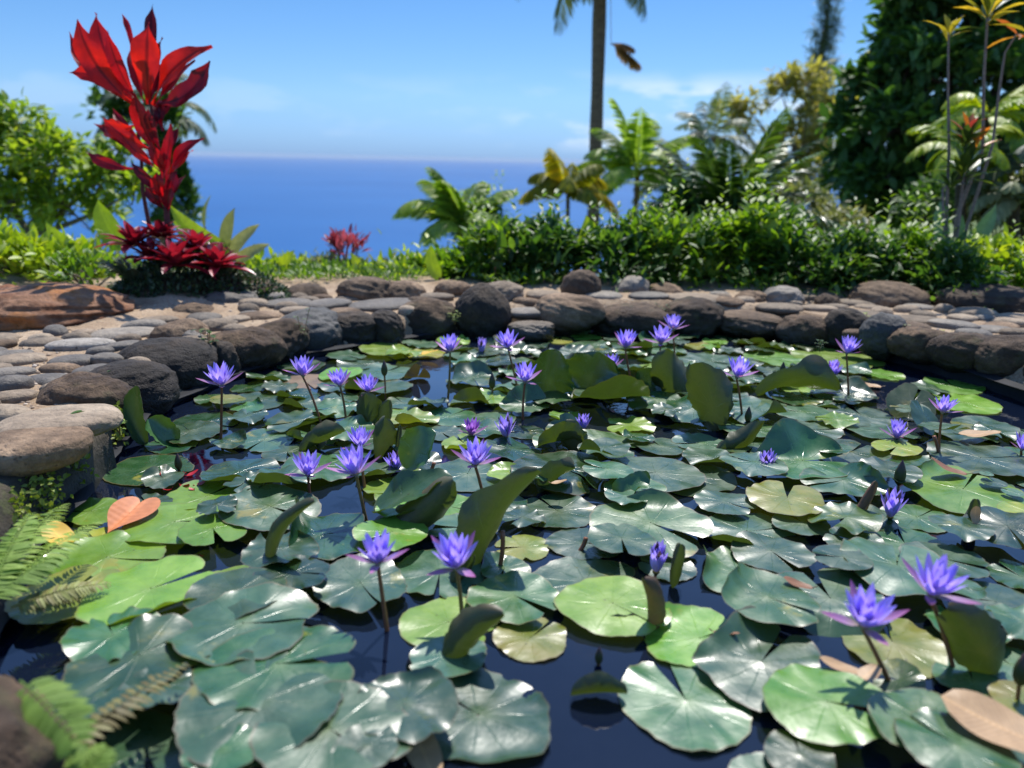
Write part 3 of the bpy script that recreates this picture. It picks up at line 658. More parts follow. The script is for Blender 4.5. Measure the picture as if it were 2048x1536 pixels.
# ---- near right
P(1522, 1335, 265, 't', 'large pad with a raised dark fold left of the leaning flower stem', wave=.04, curls=[C(110, .35, .4, 30)], rot=.9)
P(1650, 1428, 245, 'b', 'pad with a star-shaped flower shadow on it', wave=.03, rot=-.3)
P(1833, 1478, 195, 'g', 'smooth pad between the shadowed one and the big tan leaf'); P(1905, 1540, 210, 'g', 'bottom edge pad beneath the big tan leaf'); P(1530, 1548, 135, 't', 'pad sliver at the bottom edge below the star shadow', wave=.01)
P(1785, 1280, 205, 'y', 'yellow-green wet pad behind the leaning front right stem', rot=1.4)
P(1992, 1200, 175, 't', 'round pad right of the rightmost front flower', wave=.03)
P(1658, 1213, 235, 't', 'wavy pad with a dark overhanging lip left of the leaning flower', z=.035, wave=.04, curls=[C(-100, .5, .35, -35)], rot=1.6)
P(1530, 1228, 195, 'g', 'pad with an upcurled left lobe behind the large folded one', curls=[C(150, .35, .4, 70)], wave=.03)
P(1476, 1142, 195, 'g', 'pad standing up on its left side behind the brown-edged curl', curls=[C(165, .3, .35, 75)], wave=.03)
P(2008, 1082, 155, 'd', 'dark arched pad at the right edge above the round one', z=.05, tilt=(10, -8), wave=.05)
P(1811, 1084, 175, 'g', 'shiny pad below the half-open flower', wave=.03); P(1888, 1126, 155, 't', 'flat pad behind the tallest front right flower'); P(1709, 1098, 115, 'g', tilt=(12, 0), z=.03)
P(1494, 1058, 190, 't', 'pale pointed pad with a turned olive near edge', curls=[C(-120, .6, .35, 50)], rot=.2); P(1603, 1052, 115, 't'); P(1541, 1110, 160, 't'); P(1833, 1031, 130, 'g')
P(1450, 1010, 118, 't'); P(1572, 1012, 160, 'y', 'brown-speckled yellowing pad near the sky reflection'); P(2022, 1325, 135, 't', 'pad at the right edge behind the tall bud'); P(2045, 1150, 125, 'd')

P(1797, 1365, 95, 'o', 'small dark sunken leaf at the base of the leaning stem', z=.01, tilt=(25, -10))
# ---- mid right
P(1877, 945, 200, 'd', 'dark broad pad carrying the torn brown leaf', wave=.03); P(1960, 922, 200, 't', 'wide flat pad with a cut stalk standing at its rim')
P(1603, 935, 195, 'g', 'pad folded into a triangular peak beside the half hidden right flower', curls=[C(95, .1, .35, 60)], z=.03, rot=0.2)
P(1684, 975, 155, 'g', 'pad raised and turned at its right side above open water', curls=[C(20, .3, .35, 75)], z=.03); P(1700, 902, 155, 't'); P(1507, 948, 125, 't')
P(1925, 985, 235, 'b', 'big shiny pad with rolled rear edge below the stalk', curls=[C(120, .6, .3, 95)], wave=.03); P(1384, 952, 175, 't', 'pale water-stained pad in the centre right'); P(1614, 857, 135, 't'); P(1722, 828, 135, 't')
P(1929, 803, 135, 'b', 'bright floating pad by the low flower at the right rim'); P(1906, 770, 115, 'b', 'light green pad nearest the dark right wall'); P(1765, 746, 80, 'b'); P(1672, 714, 170, 'b', 'long bright pad under the rightmost back flower')
P(1548, 714, 120, 'b'); P(1414, 720, 140, 't'); P(1969, 848, 120, 't'); P(1524, 806, 95, 'g')
P(1820, 826, 100, 'o', 'olive lens-shaped leaf on its side in dark water', z=.02, tilt=(38, 0), wave=.01); P(1845, 858, 80, 'o', 'small olive leaf leaning against the low right flower stem', z=.05, tilt=(35, 25))
for i, (x, y, w) in enumerate([(1985, 980, 48), (2012, 968, 36), (2040, 985, 44), (1968, 972, 26), (2022, 1000, 40), (2050, 965, 30)]): P(x, y, w, 't', seed=500+i, wave=.005, shape='tiny')
# ---- upright and folded leaves



P(1388, 830, 150, 'd', 'dark broad leaf sagging below the two upright ones', tilt=(14, -8), z=.04, wave=.05)



P(650, 1085, 205, 'd', 'large leaf with an olive margin rolled inward, left of centre', curls=[C(-175, .15, .3, 95)], z=.03, wave=.05, rot=.5, shape='rolled')


P(1210, 762, 70, 'o', 'small olive cupped leaf under the small far flower', curls=[C(-90, -.2, .3, 85)], z=.0, shape='cupped')
P(1048, 815, 95, 'g', 'green leaf raised behind a slim flower stem', curls=[C(100, -.2, .4, 65)], z=.02, shape='raised')
P(942, 805, 85, 'o', 'olive crumpled leaf arched over water', curls=[C(-90, -.1, .35, 80)], wave=.07, z=.01, shape='crumpled')



P(1220, 815, 165, 'g', 'arched leaf with an olive underside in mid pond', curls=[C(-70, .0, .4, 60)], z=.05, wave=.06, shape='arched'); P(1314, 810, 125, 'g', wave=.05, z=.03, tilt=(8, 0)); P(1212, 885, 145, 'g', 'smooth heart-like pad with a raised crest in the middle', wave=.06)
P(1118, 895, 110, 'o', 'olive peaked leaf left of the smooth heart-like one', curls=[C(-80, -.1, .35, 80)], z=.03, wave=.06, shape='peaked'); P(1026, 905, 115, 'd', wave=.05, tilt=(0, 12), z=.02); P(1128, 950, 195, 'd', 'dark glossy broad leaf with an olive right edge', curls=[C(-30, .5, .35, -40)], z=.04, wave=.05)
P(1310, 952, 190, 't', 'broad pad with stains shaped like map lines', wave=.015); P(935, 945, 165, 't', wave=.04); P(899, 830, 110, 'g'); P(806, 823, 72, 'b'); P(884, 862, 90, 't')
P(834, 757, 52, 'n', 'small brown dead leaf curled over like a shell', curls=[C(-90, -.3, .3, 85)], z=.01, shape='curled'); P(610, 760, 110, 'n', 'brown submerged leaf by the left rim wall', z=.003, wave=.002)
P(345, 885, 100, 'd', wave=.05)
P(298, 935, 165, 'd', 'dark pad in the shadowed corner by the ledge', wave=.01); P(410, 842, 130, 'd'); P(380, 868, 120, 'g'); P(480, 950, 150, 'd', 'dark glossy pad below the far left flower', wave=.05, curls=[C(-90, .5, .4, 50)]); P(512, 800, 120, 'g'); P(530, 875, 130, 't', wave=.03); P(715, 695, 60, 'd'); P(1172, 672, 60, 'b', 'lone bright pad near the far rim'); P(1430, 680, 50, 'b'); P(1400, 690, 60, 'y'); P(850, 705, 80, 'y', 'yellow patch pad left of the tall back flower')
def leafsheet(p0, p1, w, nrm, fold, bend, ruf, seed, n=22, m=13):
    fold *= 1.35; ruf *= 1.5
    q = np.random.default_rng(seed); t = np.linspace(0, 1, n); C0 = curvept(p0, p1, bend, n); wd_ = (np.sqrt(np.clip(1-(2*np.clip(t, .004, .996)-1)**2, 0, 1))**.85)*w/2*(1+.08*np.sin(t*7+seed))
    T = np.gradient(C0, axis=0); T /= np.linalg.norm(T, axis=1, keepdims=True); Nn = np.array(nrm, float); N = Nn-T*(T@Nn)[:, None]; N /= np.linalg.norm(N, axis=1, keepdims=True); X = np.cross(T, N)
    s = np.linspace(-1, 1, m)[None, :]; tt = t[:, None]; ph = q.random(4)*6.28; ww = wd_[:, None]
    edge = 1+.05*np.sin(tt*31+ph[0])*np.abs(s)**4+.03*np.sin(tt*57+ph[1])*np.abs(s)**6
    lat = s*ww*edge*np.cos(fold*np.abs(s)*.9); hgt = np.abs(s)*ww*np.sin(fold*np.abs(s)*.9)+ruf*w*(np.sin(tt*8+ph[2]+s*1.5)*s*s+.5*np.sin(tt*15+ph[3])*np.abs(s)**3)
    V = C0[:, None]+X[:, None]*lat[..., None]+N[:, None]*hgt[..., None]
    uv = np.stack([np.arctan2(s+0*tt, tt-.35)/(2*PI)+.5, np.clip(np.sqrt((tt-.35)**2*2.0+s*s*.8), 0, .94)], -1).reshape(-1, 2)
    return V.reshape(-1, 3), GF(n, m), uv
UG = 'raised and folded lily leaves'
def up(x0, y0, x1, y1, w, mat, label, nrm=(0, .8, .5), fold=.5, bend=(0, 0, 0), ruf=.05, z0=.0, dy=.0, stalk=True):
    p0 = W(x0, y0, z0); p1 = WY(x1, y1, p0.y+dy); s = scale_at(p0); L = (p1-p0).length
    V, F, uv = leafsheet((0, 0, 0), np.array(p1-p0), w*s, nrm, fold, np.array(bend)*L, ruf, int(x0+y1))
    o = mk('lily_leaf', V, F[:, ::1], PM[mat], uv=uv, loc=p0); tag(o, label, 'lily leaf', UG)
up(955, 1135, 1080, 942, 118, 'o', 'tall olive leaf folded upright with a pale curled lip, at the middle flower stem', (-.5, .8, .2), .55, (-.12, 0, .0))
up(735, 1075, 908, 962, 120, 'o', 'boat-shaped folded leaf showing its olive underside, left of the tall folded one', (.2, .9, -.1), .7, (-.05, 0, -.16), .07)
up(748, 1025, 905, 955, 95, 'g', 'smooth green upper half of the boat-shaped leaf', (0, -.2, 1), .3, (0, 0, .05), .05, .05, .03)
up(540, 1150, 630, 1003, 52, 'o', 'narrow olive rolled rim standing left of the large dark rolled leaf', (-.3, .8, .5), .9, (-.12, 0, .05), .04, .01)
up(1425, 862, 1384, 728, 92, 'o', 'tall olive leaf standing upright, the larger of a pair facing the camera', (.2, .9, .2), .4, (.1, 0, 0), .06)
up(1372, 800, 1335, 700, 84, 'o', 'olive leaf standing upright behind the larger one of a pair', (-.2, .9, .3), .5, (-.1, 0, 0), .06)
up(1515, 792, 1676, 782, 84, 'o', 'wide olive leaf rolled up toward the camera below a half-open flower', (0, .9, .6), .5, (0, 0, .16), .10, .0)
up(1100, 800, 1118, 702, 105, 'd', 'dark leaf standing upright with rolled olive rim behind a flower', (.1, -.9, .5), .5, (-.1, 0, 0)); up(1118, 770, 1150, 706, 60, 'o', 'olive rim curling behind the dark upright leaf in the back', (.4, .8, .2), .6, (.15, 0, .1))
up(1165, 785, 1195, 704, 118, 'd', 'dark leaf standing upright right of the rolled olive-rimmed one', (-.1, -.9, .6), .35, (.05, 0, 0)); up(1290, 790, 1300, 735, 70, 'd', 'dark upright leaf behind the second highest far flower stem', (.1, -.9, .6), .4)
up(735, 858, 732, 786, 72, 'o', 'olive leaf upright behind a pale flower stem', (.2, .9, .2), .5); up(768, 862, 778, 800, 40, 'o', 'narrow olive leaf upright right of the pale flower stem', (-.3, .9, .2), .7)
up(752, 918, 770, 835, 62, 'o', 'dark olive leaf standing upright behind the two stacked flowers', (.3, .9, .2), .6); up(792, 915, 800, 850, 28, 'd', 'rolled dark stub of a leaf beside the upright one behind the stacked flowers', (0, .9, .2), 1.2)
up(808, 935, 872, 868, 74, 'g', 'green leaf tilted over its thin dark stalk in mid pond', (.3, -.5, .8), .3, (0, 0, .1), .05, .03)
up(292, 888, 274, 772, 56, 't', 'upright leaf leaning against the rim boulder on the left', (.3, -.9, .3), .7, (-.1, 0, 0)); up(350, 890, 296, 838, 62, 'g', 'lower leaf lobe bending down from the upright one at the left rim', (.2, -.6, .8), .5)
up(892, 1335, 1008, 1228, 92, 'o', 'olive folded leaf leaning over in front of the front flower with horizontal sepals', (.4, .9, .3), .6, (-.12, 0, .05), .03)
up(1142, 1392, 1254, 1388, 84, 'o', 'small olive leaf cupped on its side alone in open water', (0, .75, .7), .7, (0, 0, .05), .02, .012)
up(1300, 1262, 1285, 1158, 66, 'n', 'tall pointed brown leaf curled upright at its pad', (.6, .7, .1), .8, (.08, 0, 0), .03); up(1212, 1240, 1296, 1245, 48, 'o', 'olive side lobe at the foot of the tall pointed brown leaf', (0, .8, .5), .5, (0, 0, -.1), .04, .01)
up(1345, 1176, 1362, 1088, 44, 'o', 'small olive leaf upright beside the closing flower', (.3, .9, .1), .8); up(1432, 900, 1528, 842, 58, 'o', 'olive leaf scooped upward at the foot of the slanting flower stem', (.1, .9, .3), .6, (0, 0, -.2), .06)
up(1703, 1046, 1752, 962, 34, 'n', 'brownish turned edge of the raised pad above open water', (.7, .6, .2), .8); up(1942, 1066, 1952, 998, 46, 'o', 'olive-tan rolled leaf standing before the right edge', (.5, .8, .1), .9)
up(1992, 1352, 1892, 1218, 118, 'd', 'dark leaf standing half submerged behind the right front stem', (-.3, .9, .5), .35, (.08, 0, 0), .03); up(600, 905, 690, 862, 50, 'o', 'olive leaf edge rising behind the flower left of the stacked pair', (.1, .9, .4), .6, (0, 0, .1), .06)
up(1150, 905, 1128, 842, 70, 'o', 'peaked olive leaf standing behind the dark glossy one', (.2, .9, .3), .5); up(1235, 1000, 1300, 965, 60, 'g', 'raised green lip of a pad in mid pond, right of centre', (0, -.4, .9), .4, (0, 0, .15), .06, .01); up(905, 1170, 945, 1110, 70, 'd', 'dark rolled leaf stub behind the front flower with horizontal sepals', (.1, .9, .2), .9, (0, 0, 0), .03)
up(640, 900, 625, 850, 40, 'd', 'dark leaf tip upright behind the left group of flowers', (.1, .9, .2), .6); up(1080, 985, 1150, 935, 66, 'g', 'green crest of a curled pad right of the tall folded leaf', (-.2, .8, .5), .5, (0, 0, .12), .06); up(1600, 770, 1625, 722, 40, 'd', 'dark curled leaf behind the wide rolled one', (0, .9, .2), .9)
# ---- fill the rest of the pond the way the pads crowd each other, leaving the open water open
OPEN = [[(305, 1095), (420, 1110), (530, 1080), (540, 1105), (430, 1150), (320, 1150)], [(600, 1240), (700, 1240), (790, 1230), (840, 1330), (800, 1390), (720, 1420), (640, 1330)],
        [(990, 1310), (1110, 1300), (1200, 1240), (1290, 1250), (1240, 1330), (1230, 1440), (1270, 1536), (1400, 1530), (1480, 1450), (1540, 1536), (1540, 1700), (1050, 1700), (1105, 1480), (1100, 1380)],
        [(20, 1250), (185, 1235), (150, 1310), (150, 1390), (20, 1400)], [(1740, 700), (1850, 735), (2048, 800), (2048, 850), (1980, 830), (1850, 760), (1760, 770), (1800, 800), (1780, 830), (1740, 780)],
        [(210, 900), (300, 860), (330, 890), (250, 960)], [(310, 950), (420, 900), (460, 930), (400, 965)], [(620, 690), (900, 672), (1200, 660), (1420, 668), (1640, 700), (1640, 685), (1200, 650), (700, 680)],
        [(640, 985), (740, 960), (755, 1050), (700, 1075), (640, 1040)], [(810, 730), (900, 730), (880, 800), (830, 800)], [(1680, 1330), (1760, 1340), (1900, 1370), (1890, 1420), (1760, 1400)], [(1900, 960), (2100, 920), (2100, 1010), (1960, 1010)],
        [(1300, 1160), (1360, 1150), (1400, 1200), (1350, 1210)], [(1560, 960), (1640, 1000), (1650, 1040), (1600, 1020)], [(1480, 1000), (1520, 1000), (1520, 1040)]]
OPENW = [[tuple(W(x, y, 0)[:2]) for x, y in pl] for pl in OPEN]
def inpoly(x, y, pl):
    c = False
    for (x1, y1), (x2, y2) in zip(pl, pl[1:]+pl[:1]):
        if (y1 > y) != (y2 > y) and x < (x2-x1)*(y-y1)/(y2-y1)+x1: c = not c
    return c
q = random.Random(11); tries = 0; nf = 0
while tries < 14000 and nf < 182:
    tries += 1
    px, py = q.uniform(200, 2080), 668+(1540-668)*q.random()**1.7
    p = W(px, py, 0); x, y = p.x, p.y; sdp = float(sdist(np.array(x), np.array(y)))
    if sdp > -.10 or any(inpoly(x, y, o_) for o_ in OPENW): continue
    r = q.uniform(.065, .125)*(1 if tries < 6000 else .75); r = min(r, -sdp*.9)
    if any(inpoly(x+.75*r*math.cos(k_*.785), y+.75*r*math.sin(k_*.785), o_) for k_ in range(8) for o_ in OPENW): continue
    if any(math.hypot(x-a, y-b_) < (.76 if tries < 6000 else .60)*(r+c_) for a, b_, c_, _ in PADS): continue
    mt = q.choices('tgdbyo', (5, 5, 2.5, 1.6 if py < 760 else .8, .5, .4))[0]
    cu = []; u = q.random(); sh = 'flat'
    if u < .24: cu = [C(q.uniform(-140, -40), q.uniform(.3, .65), .35, q.uniform(35, 80))]; sh = 'near edge rolled up'
    elif u < .38: cu = [C(q.uniform(30, 150), q.uniform(.3, .6), .35, q.uniform(35, 70))]; sh = 'rear edge lifted'
    place_pad(x, y, r, mt, seed=2000+tries, wave=q.choice((.02, .035, .05, .075)), tilt=(q.uniform(-5, 4), q.uniform(-4, 4)), curls=cu, shape=sh, lobes=int(q.random() < .12), teeth=q.uniform(.006, .02)); nf += 1
print('pads', len(PADS), 'fill', nf)

# ---------------------------------------------------------------- flowers
def petalmat(name, stops, tcol, rough=.45, trans=.45):
    m, t, b = newmat(name); uvn = nn(t, 'ShaderNodeUVMap'); sp = nn(t, 'ShaderNodeSeparateXYZ'); t.links.new(uvn.outputs[0], sp.inputs[0])
    c = ramp(t, sp.outputs[1], stops)
    a = nn(t, 'ShaderNodeAttribute', attribute_name='rnd'); hs = nn(t, 'ShaderNodeHueSaturation'); t.links.new(c, hs.inputs['Color']); t.links.new(rmap(t, a.outputs['Fac'], 0, 1, .8, 1.2), hs.inputs['Value']); c = hs.outputs[0]
    st = mth(t, 'ABSOLUTE', mth(t, 'SINE', mth(t, 'MULTIPLY', sp.outputs[0], 22.), None), None)
    c = mixc(t, rmap(t, st, 0, .5, .25, 0), c, mixc(t, 1., c, (.75, .7, .85), 'MULTIPLY'))
    t.links.new(c, b.inputs['Base Color']); b.inputs['Roughness'].default_value = rough; b.inputs['Specular IOR Level'].default_value = .3
    tr = nn(t, 'ShaderNodeBsdfTranslucent'); t.links.new(mixc(t, 1., c, tcol, 'MULTIPLY'), tr.inputs[0])
    ms = nn(t, 'ShaderNodeMixShader'); ms.inputs[0].default_value = trans
    t.links.new(b.outputs[0], ms.inputs[1]); t.links.new(tr.outputs[0], ms.inputs[2]); t.links.new(ms.outputs[0], t.nodes['Material Output'].inputs[0])
    return m
m_petal = petalmat('violet_petal', [(0, (.88, .66, .84)), (.35, (.58, .45, .93)), (1, (.44, .36, .95))], (1.1, 1.0, 1.1))
m_petal2 = petalmat('pink_violet_petal', [(0, (.62, .28, .52)), (.4, (.48, .20, .62)), (1, (.42, .20, .66))], (1.1, 1.0, 1.1))
m_sepal = petalmat('sepal', [(0, (.42, .38, .30)), (.4, (.42, .24, .46)), (1, (.40, .12, .30))], (1.2, 1.0, 1.1), .45, .3)
m_sepalg = petalmat('green_sepal', [(0, (.12, .10, .03)), (.5, (.07, .09, .03)), (1, (.12, .06, .08))], (1.2, 1.1, .6), .45, .2)
m_stam = petalmat('stamen', [(0, (.85, .45, .08)), (.5, (.55, .05, .25)), (1, (.50, .08, .50))], (1, 1, 1), .5, .3)
m_stem = leafmat('lily_stem', [(0, (.24, .085, .040)), (.5, (.30, .13, .055)), (1, (.20, .15, .05))], .4, .1)
def flower_meshes(op, seed, npet=16):
    """op 0 closed .. 1 fully open; unit: petal length 1; opening upward"""
    q = np.random.default_rng(seed); mp_, ms_, mt_ = MB(), MB(), MB()
    for ring, (n, el, L, w, z0) in enumerate(((9, 90-48*op, 1.0, .30, .00), (8, 90-34*op, .96, .27, .03), (5, 90-16*op, .82, .21, .06))):
        for k in range(n):
            a = 2*PI*k/n+ring*.5+q.normal()*.09; e = R(el+q.normal()*5)
            tpl = blade(L*(1+q.normal()*.04), w, 'lance', 9, 5, droop=-.30*op, fold=.30)
            d = np.array([math.cos(a)*math.cos(e), math.sin(a)*math.cos(e), math.sin(e)]); nrm = np.array([-math.cos(a)*math.sin(e), -math.sin(a)*math.sin(e), math.cos(e)])
            put(mp_, tpl, np.array([math.cos(a)*.07, math.sin(a)*.07, z0]), d, nrm, r=q.random())
    for k in range(4):
        a = 2*PI*k/4+.3+q.normal()*.12; el = 90-(78+q.uniform(-8, 12))*op if op > .6 else 90-34*op; e = R(el)
        d = np.array([math.cos(a)*math.cos(e), math.sin(a)*math.cos(e), math.sin(e)]); nrm = np.array([-math.cos(a)*math.sin(e), -math.sin(a)*math.sin(e), math.cos(e)])
        put(ms_, blade(1.05, .27, 'lance', 9, 5, droop=-.25*op, fold=.3), np.array([math.cos(a)*.06, math.sin(a)*.06, -.02]), d, nrm, r=q.random())
    V, F = tube([(0, 0, -.12), (0, 0, -.05), (0, 0, .01), (0, 0, .05)], [.04, .085, .12, .10], 10); ms_.add(V, F, .3, np.zeros((len(V), 2)))
    for k in range(34):
        a = q.random()*6.28; e = R(90-45*op*q.random()); L = .40+.14*q.random()
        d = np.array([math.cos(a)*math.cos(e), math.sin(a)*math.cos(e), math.sin(e)])
        put(mt_, blade(L, .045, 'strap', 4, 3, droop=-.3, fold=.2), np.array([math.cos(a)*.06, math.sin(a)*.06, .04]), d, (0, 0, 1), r=q.random())
    V, F = tube([(0, 0, .0), (0, 0, .1), (0, 0, .14)], [.11, .10, .02], 10); mt_.add(V, F, .5, np.zeros((len(V), 2)))
    return mp_, ms_, mt_
FG = 'blue-violet water lily flowers'
FL = [  # head x, y, width px, stalk foot x, y, opening, kind, label, landmark
 (443, 750, 78, 440, 890, .92, 'v', 'wide open violet flower on a tall stem, farthest left above the pond', 'the farthest left flower'),
 (606, 735, 60, 648, 862, .80, 'v', 'violet flower on a slanting stem before the brown submerged leaf', 'the slanting-stemmed flower'),
 (680, 757, 56, 692, 850, .85, 'v', 'violet flower just left of one standing before an olive upright leaf', 'the flower beside the slanting-stemmed one'),
 (737, 768, 58, 752, 850, .9, 'v', 'violet flower whose pale stem crosses an upright olive leaf', 'the pale-stemmed flower'),
 (720, 876, 66, 733, 985, .88, 'v', 'violet flower with red centre, directly above another open flower', 'the upper of two stacked flowers'),
 (712, 925, 88, 742, 1062, .8, 'v', 'violet flower with long spread sepals, directly below another', 'the lower of two stacked flowers'),
 (616, 930, 76, 621, 1005, .85, 'v', 'violet flower left of the two stacked ones', 'the flower left of the stacked pair'),
 (793, 930, 50, 790, 948, .55, 'v', 'half hidden violet flower sunk between folded leaves', 'the sunken half hidden flower'),
 (900, 688, 58, 893, 808, .88, 'v', 'violet flower on a tall straight stem left of a low half-open one', 'the tall-stemmed back flower'),
 (962, 697, 34, 962, 714, .4, 'v', 'tiny half-open violet flower low between two tall back flowers', 'the tiny half-open flower'),
 (1016, 680, 58, 1040, 785, .88, 'v', 'violet flower right of the tiny half-open one near the pointed boulder', 'the flower before the pointed boulder'),
 (1050, 747, 62, 1047, 845, .85, 'v', 'violet flower with one long drooping petal before a dark upright leaf', 'the flower with the drooping petal'),
 (943, 856, 52, 945, 882, .8, 'p', 'pinkish pale lily flower low on the pads', 'the pinkish flower'),
 (1012, 860, 56, 1020, 897, .5, 'v', 'cup-shaped purple flower right beside the pinkish one', 'the cup-shaped purple flower'),
 (951, 907, 84, 978, 1062, .85, 'v', 'large violet flower in the middle on the stem before the tall folded leaf', 'the large middle flower'),
 (1165, 850, 38, 1165, 862, .5, 'v', 'purple flower drooping behind a leaf, only its fringe showing', 'the drooping hidden flower'),
 (1222, 725, 44, 1226, 782, .8, 'v', 'small violet flower lower left of the taller far one', 'the small far flower'),
 (1251, 680, 56, 1270, 790, .85, 'v', 'violet flower on a thick leaning stem above the small far one', 'the thick-stemmed far flower'),
 (1322, 670, 62, 1315, 780, .9, 'v', 'violet flower in front of the highest one at the far rim', 'the second highest far flower'),
 (1346, 646, 50, 1352, 732, .85, 'v', 'highest and farthest violet flower, against the black round boulder', 'the highest far flower'),
 (1474, 737, 66, 1487, 850, .88, 'v', 'flat-bottomed violet flower on a slanting stem right of the upright olive leaves', 'the flower right of the upright olive leaves'),
 (1664, 741, 46, 1664, 768, .6, 'v', 'upright half-open violet flower behind the wide rolled olive leaf', 'the flower behind the rolled olive leaf'),
 (1694, 692, 54, 1700, 800, .85, 'v', 'violet flower on a straight stem nearest the right wall', 'the flower nearest the right wall'),
 (1885, 811, 52, 1882, 915, .8, 'v', 'violet flower on a thin straight stem over dark water on the right', 'the thin-stemmed right flower'),
 (1793, 862, 52, 1788, 890, .7, 'v', 'low pale violet flower resting tilted on a pad', 'the low pale right flower'),
 (2044, 886, 50, 2050, 920, .8, 'v', 'violet flower cut off by the right edge of the picture', 'the flower cut by the picture edge'),
 (1530, 927, 46, 1528, 952, .5, 'v', 'violet flower half hidden behind a peaked leaf', 'the flower behind the peaked leaf'),
 (1780, 1012, 86, 1795, 1052, .55, 'v', 'large half-open violet flower with dark green sepals', 'the large half-open flower'),
 (1863, 1155, 128, 1920, 1345, .85, 'v', 'large violet flower at the far right front, on a leaning brown stem', 'the rightmost front flower'),
 (1727, 1218, 128, 1805, 1385, .82, 'v', 'large violet flower above the pad marked by the star shadow', 'the leaning front right flower'),
 (1312, 1130, 54, 1315, 1172, .35, 'v', 'closing violet flower held by two brown-green sepals', 'the closing flower'),
 (756, 1100, 98, 778, 1272, .85, 'v', 'large violet flower with magenta centre, its foot in open water', 'the left front flower'),
 (912, 1103, 120, 925, 1252, .82, 'v', 'large violet flower with one long horizontal sepal each side', 'the front flower with horizontal sepals'),
]
FV = {}
for i, (hx, hy, wpx, fx, fy, op, kd, lab, lmk) in enumerate(FL):
    foot = W(fx, fy, -.01); hd = WY(hx, hy+wpx*.26, foot.y-.0); sc_ = scale_at(hd)
    wm = wpx*sc_; L = wm/2/max(.35, math.cos(R(90-50*op))*.98+.09)*.98
    if op < .6: L = wm/2/max(.42, math.sin(R(50*op))+.12)
    L = min(L, .075)
    root = thing('water_lily', foot, lab, 'flower', FG)
    a, s_, t_ = flower_meshes(op, 300+i)
    hdl = hd-foot; ln = Vector((hdl.x*.35+.10*math.sin(i*2.3), -.22+.08*math.sin(i*1.7), 1)).normalized()
    Bm = ln.to_track_quat('Z', 'Y').to_matrix(); Bn = np.array(Bm.transposed()); c_, sn_ = math.cos(i*1.3), math.sin(i*1.3)
    Rz = np.array([[c_, sn_, 0], [-sn_, c_, 0], [0, 0, 1]])
    for mb, nm, mt in ((a, 'petals', m_petal2 if kd == 'p' else m_petal), (s_, 'sepals', m_sepalg if op < .6 else m_sepal), (t_, 'stamens', m_stam)):
        V = np.concatenate(mb.V)*L@Rz@Bn+np.array(hdl)
        mk(nm, V, np.concatenate(mb.F), mt, root, np.concatenate(mb.r), np.concatenate(mb.u))
    top = np.array(hdl)-np.array(ln)*L*.10
    V, F = tube(curvept((0, 0, -.03), top, (-.06*hdl.x+.004*math.sin(i), .004, 0), 12), np.linspace(.0050, .0038, 12)*(1 if wpx > 70 else .95), 8)
    mk('stem', V, F, m_stem, root, np.full(len(V), (i*.37) % 1))
    LM.append((lmk, fx, fy)); LM.append((lmk, hx, hy)) if False else None
def budmesh(h, r):
    n = 12; t = np.linspace(0, 1, n); rad = r*np.sin(PI*np.clip(t*.97+.03, 0, 1)**.72)**.9+.0003; return tube([(0, 0, v*h) for v in t], rad, 10)
for i, (bx, by, hpx, fx, fy, lab) in enumerate([
  (769, 752, 32, 770, 800, 'dark closed bud on a thin stalk behind the pale-stemmed flower'), (984, 778, 34, 986, 800, 'brown closed bud left of the flower with the drooping petal'),
  (1797, 970, 54, 1793, 992, 'olive closed bud on a stalk above the large half-open flower'), (2038, 1370, 78, 2030, 1420, 'brown-green closed bud on a stalk at the right picture edge'),
  (819, 1345, 34, 819, 1350, 'small green bud tip just breaking the open water near the front'), (1197, 1328, 40, 1197, 1334, 'dark bud tip breaking the water beside the pointed brown leaf'),
  (1564, 752, 30, 1564, 760, 'dark closed bud left of the leaf rolled up wide'), (1495, 845, 34, 1496, 858, 'brown bud beside the slanting stem right of the upright leaves'), (358, 940, 36, 358, 946, 'dark bud tip among the pads near the red petals')]):
    foot = W(fx, fy, -.005); hd = WY(bx, by, foot.y); hdl = hd-foot; s = scale_at(foot)
    root = thing('lily_bud', foot, lab, 'flower bud', 'closed lily buds')
    V, F = budmesh(hpx*s, hpx*s*.2); mk('bud', V+np.array(hdl), F, m_sepalg, root, np.full(len(V), .5), np.stack([V[:, 0]*0, V[:, 2]/(hpx*s)], -1))
    V, F = tube(curvept((0, 0, -.03), np.array(hdl)+(0, 0, .002), (.002, 0, 0), 6), .0035, 8); mk('stem', V, F, m_stem, root, np.full(len(V), .6))
for (bx, by, fx, fy, lab) in [(1172, 1075, 1152, 1112, 'cut brown stalk stub leaning out of a small flat pad'), (1948, 912, 1920, 930, 'thick dark cut stalk lying across the wide flat pad'),
                             (1005, 1062, 998, 1140, 'dark leaning leaf stalk right of the middle flower stem'), (1868, 872, 1878, 920, 'curved dark leaf stalk beside the thin-stemmed right flower'), (868, 925, 850, 960, 'thin dark stalk holding up the tilted leaf')]:
    foot = W(fx, fy, -.01); hd = WY(bx, by, foot.y+.01)
    V, F = tube(curvept((0, 0, 0), np.array(hd-foot), (.004, 0, 0), 8), .0055, 10); V, F = V, F
    capn = len(V); V = np.vstack([V, V[-10:].mean(0)]); F = [tuple(f) for f in F.tolist()]+[(capn-10+k, capn-10+(k+1) % 10, capn) for k in range(10)]
    o = mk('leaf_stalk', V, F, m_stem, rnd=np.full(len(V), .2), loc=foot); tag(o, lab, 'stalk')

